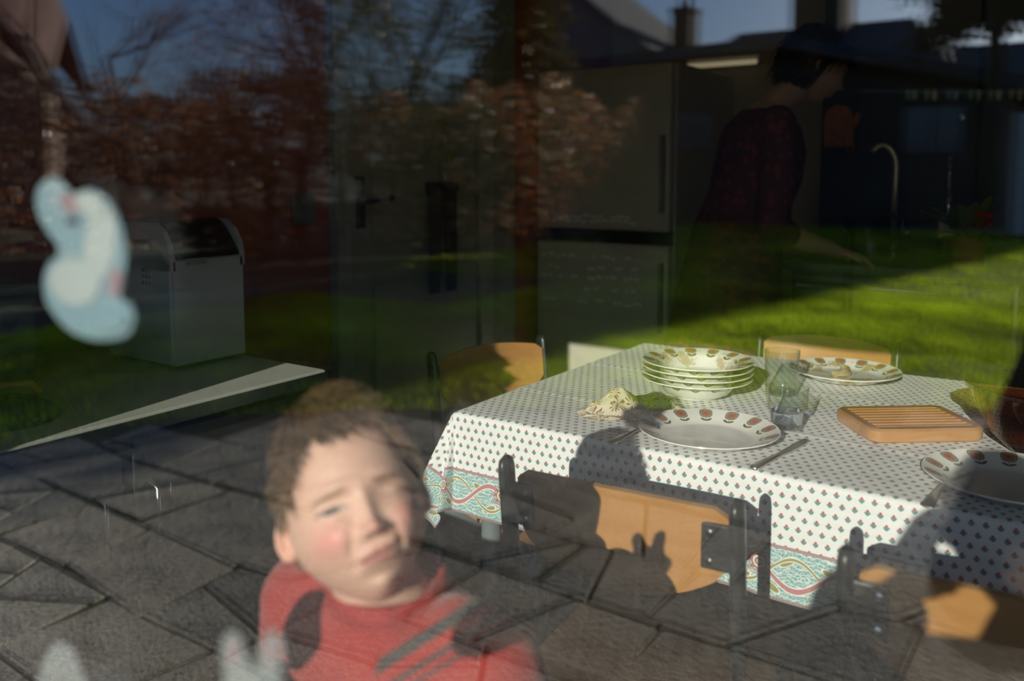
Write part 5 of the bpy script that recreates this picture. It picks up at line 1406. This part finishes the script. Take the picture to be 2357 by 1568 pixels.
ct.tube([(.15, -.553, 1.17), (.16, -.57, 1.12), (.18, -.62, .90), (.21, -.69, .74), (.22, -.745, .60), (.22, -.76, .52)], [(.07, .09), (.118, .19), (.135, .185), (.13, .172), (.135, .19), (.14, .20)], 20, up=(0, 1, 0))
limb(ct, [(-.005, -.575, 1.115), (-.085, -.50, .90), (.008, -.395, 1.115)], [.068, .056, .040]); limb(ct, [(.315, -.575, 1.07), (.37, -.44, .90), (.205, -.355, 1.11)], [.068, .056, .040])
v_, f_ = remeshed(ct, .010, 6); obj('coat', (v_, f_), m_coat, ph, smooth=True)
jn = G()
for s, fx in ((-1, .06), (1, .36)): limb(jn, [(.21+s*.09, -.74, .62), (fx+s*.02, -.50, .36), (fx, -.735, .0)], [.102, .076, .056])
v_, f_ = remeshed(jn, .010, 6); obj('jeans', (v_, f_), m_jean, ph, smooth=True)
for s, fx in ((-1, .06), (1, .36)):
    v_, f_ = remeshed(G().tube([(fx, -.82, -.055), (fx, -.76, -.04), (fx, -.66, -.055), (fx, -.53, -.072)], [(.038, .04), (.055, .046), (.042, .048), (.022, .038)], 14).box(fx-.044, fx+.044, -.84, -.51, -.099, -.08), .009, 4)
    obj('boot', (v_, f_), m_black, ph, smooth=True)
def p_line(lo):
    a = abs(lo); return .62 if a < .7 else (.62-(a-.7)*.8 if a < 1.3 else max(-.5, .14-(a-1.3)*1.5))
v_, f_ = hair_cap(hrp, hp, .225, p_line, 1.07, .03, seed=5, n=(40, 60)); obj('hair', (v_, f_), m_hair2, ph, smooth=True)
# camera in the photographer's hands, just behind the viewpoint
ph.location.x += .03
ck = thing('camera_body', 'black compact camera held by the crouching photographer', 'camera', (.145, -.335, 1.23), R(20))
obj('body', G().bbox(-.055, .055, -.015, .015, -.036, .036, .005), m_black, ck, local=True)
obj('lens', G().lathe([(.0001, 0), (.026, 0), (.026, .03), (.022, .03), (.020, .02), (.0001, .018)], 28), m_black, ck, smooth=True, autosmooth=40, local=True).rotation_euler = (R(-90), 0, 0)
obj('shutter_button', G().lathe([(.0001, 0), (.006, 0), (.006, .004), (.0001, .004)], 12, (-.035, 0, .036)), m_steel, ck, local=True)
# ------------------------------------------------------------------ stickers on the glass
def on_glass(px, py):
    F_, TP, YH = 2000., .093, 400.; th = math.atan(TP); a = (px-1178.5)/F_; b_ = -(py-(YH+F_*TP))/F_
    X_, Y_, Z_ = a, math.cos(th)+b_*math.sin(th), -math.sin(th)+b_*math.cos(th); cy, sy = math.cos(R(34.5)), math.sin(R(34.5))
    d = (X_*cy-Y_*sy, X_*sy+Y_*cy, Z_); t = (.25+.0275)/d[1]; return (d[0]*t, 1.23+d[2]*t)
def smooth_poly(pts, n=5):
    out = []; k = len(pts)
    for i in range(k):
        p0, p1, p2, p3 = (Vector((*pts[(i+j-1) % k], 0)) for j in range(4))
        for s in range(n):
            t = s/n; q = .5*((2*p1)+(p2-p0)*t+(2*p0-5*p1+4*p2-p3)*t*t+(3*p1-p0-3*p2+p3)*t**3); out.append((q.x, q.y))
    return out
def sheet(name, poly, mat, parent, y0, y1):
    return obj(name, G().prism(smooth_poly([on_glass(*p) for p in poly]), 'y', y0, y1), mat, parent)
def ell(cx, cy, rx, ry, rot=0, n=12):
    return [(cx+rx*math.cos(a)*math.cos(rot)-ry*math.sin(a)*math.sin(rot), cy+rx*math.cos(a)*math.sin(rot)+ry*math.sin(a)*math.cos(rot)) for a in np.linspace(0, 2*np.pi, n, endpoint=False)]
def vinyl(name, c):
    m, nt, p = newmat(name); vec, x, y, z = coords(nt); n = tex_noise(nt, vec, 40)
    nt.links.new(mixc(nt, n, tuple(q*.93 for q in c), c), p.inputs['Base Color']); p.inputs['Roughness'].default_value = .5
    return m
v_white, v_blue, v_pink, v_dark = vinyl('sticker_white', (.46, .50, .50)), vinyl('sticker_blue', (.25, .36, .42)), vinyl('sticker_pink', (.36, .22, .25)), vinyl('sticker_dark', (.05, .06, .07))
v_frost = vinyl('sticker_frost', (.26, .28, .29))
YS = (.0262, .0268, .0274)
_k = [0]
def layer(name, poly, mat, parent):
    _k[0] = (_k[0]+1) % 7; y = .0265-.00024*_k[0]
    return sheet(name, poly, mat, parent, y-.0002, y)
st = thing('window_sticker', 'pale blue and white animal shaped sticker on the glass above the bread maker', 'sticker', (*[on_glass(200, 600)[0]], .025, on_glass(200, 600)[1]), group='window stickers')
sheet('outline', [(85, 460), (93, 428), (122, 408), (150, 424), (172, 446), (205, 436), (240, 452), (266, 486), (284, 535), (291, 592), (284, 645), (280, 688), (300, 700), (311, 732), (298, 768), (262, 781), (215, 781), (168, 764), (130, 728), (108, 690), (103, 645), (114, 608), (136, 588), (132, 560), (110, 530), (92, 497)], v_blue, st, YS[1], YS[2])
layer('belly', ell(235, 560, 36, 88, .12), v_white, st); layer('leg', ell(178, 648, 60, 52, .4), v_white, st)
layer('inner_ear', ell(172, 468, 28, 20, .5), v_pink, st); layer('eye', ell(172, 508, 13, 9), v_dark, st)
layer('face', ell(215, 472, 38, 24, .6), v_white, st); layer('foot', ell(240, 742, 62, 26, -.1), v_blue, st)
layer('paw', ell(268, 650, 14, 34, .1), v_pink, st)
s2 = thing('window_sticker', 'whitish long eared sticker on the glass in front of the red sweater', 'sticker', (on_glass(580, 1620)[0], .025, on_glass(580, 1620)[1]), group='window stickers')
sheet('outline', [(500, 1640), (520, 1560), (512, 1500), (522, 1462), (545, 1455), (560, 1485), (576, 1530), (592, 1540), (600, 1500), (612, 1462), (636, 1452), (652, 1480), (648, 1540), (652, 1600), (680, 1650), (660, 1720), (590, 1750), (520, 1720)], v_frost, s2, YS[1], YS[2])
layer('inner_ear', ell(542, 1500, 9, 30), v_pink, s2); layer('inner_ear', ell(628, 1500, 9, 30), v_pink, s2)
s3 = thing('window_sticker', 'pale rounded sticker on the glass over the reflected paving', 'sticker', (on_glass(140, 1600)[0], .025, on_glass(140, 1600)[1]), group='window stickers')
sheet('outline', [(85, 1600), (100, 1530), (118, 1490), (142, 1478), (168, 1492), (185, 1535), (205, 1590), (215, 1660), (160, 1720), (90, 1690)], v_frost, s3, YS[1], YS[2])
layer('patch', ell(150, 1620, 34, 26), v_blue, s3)
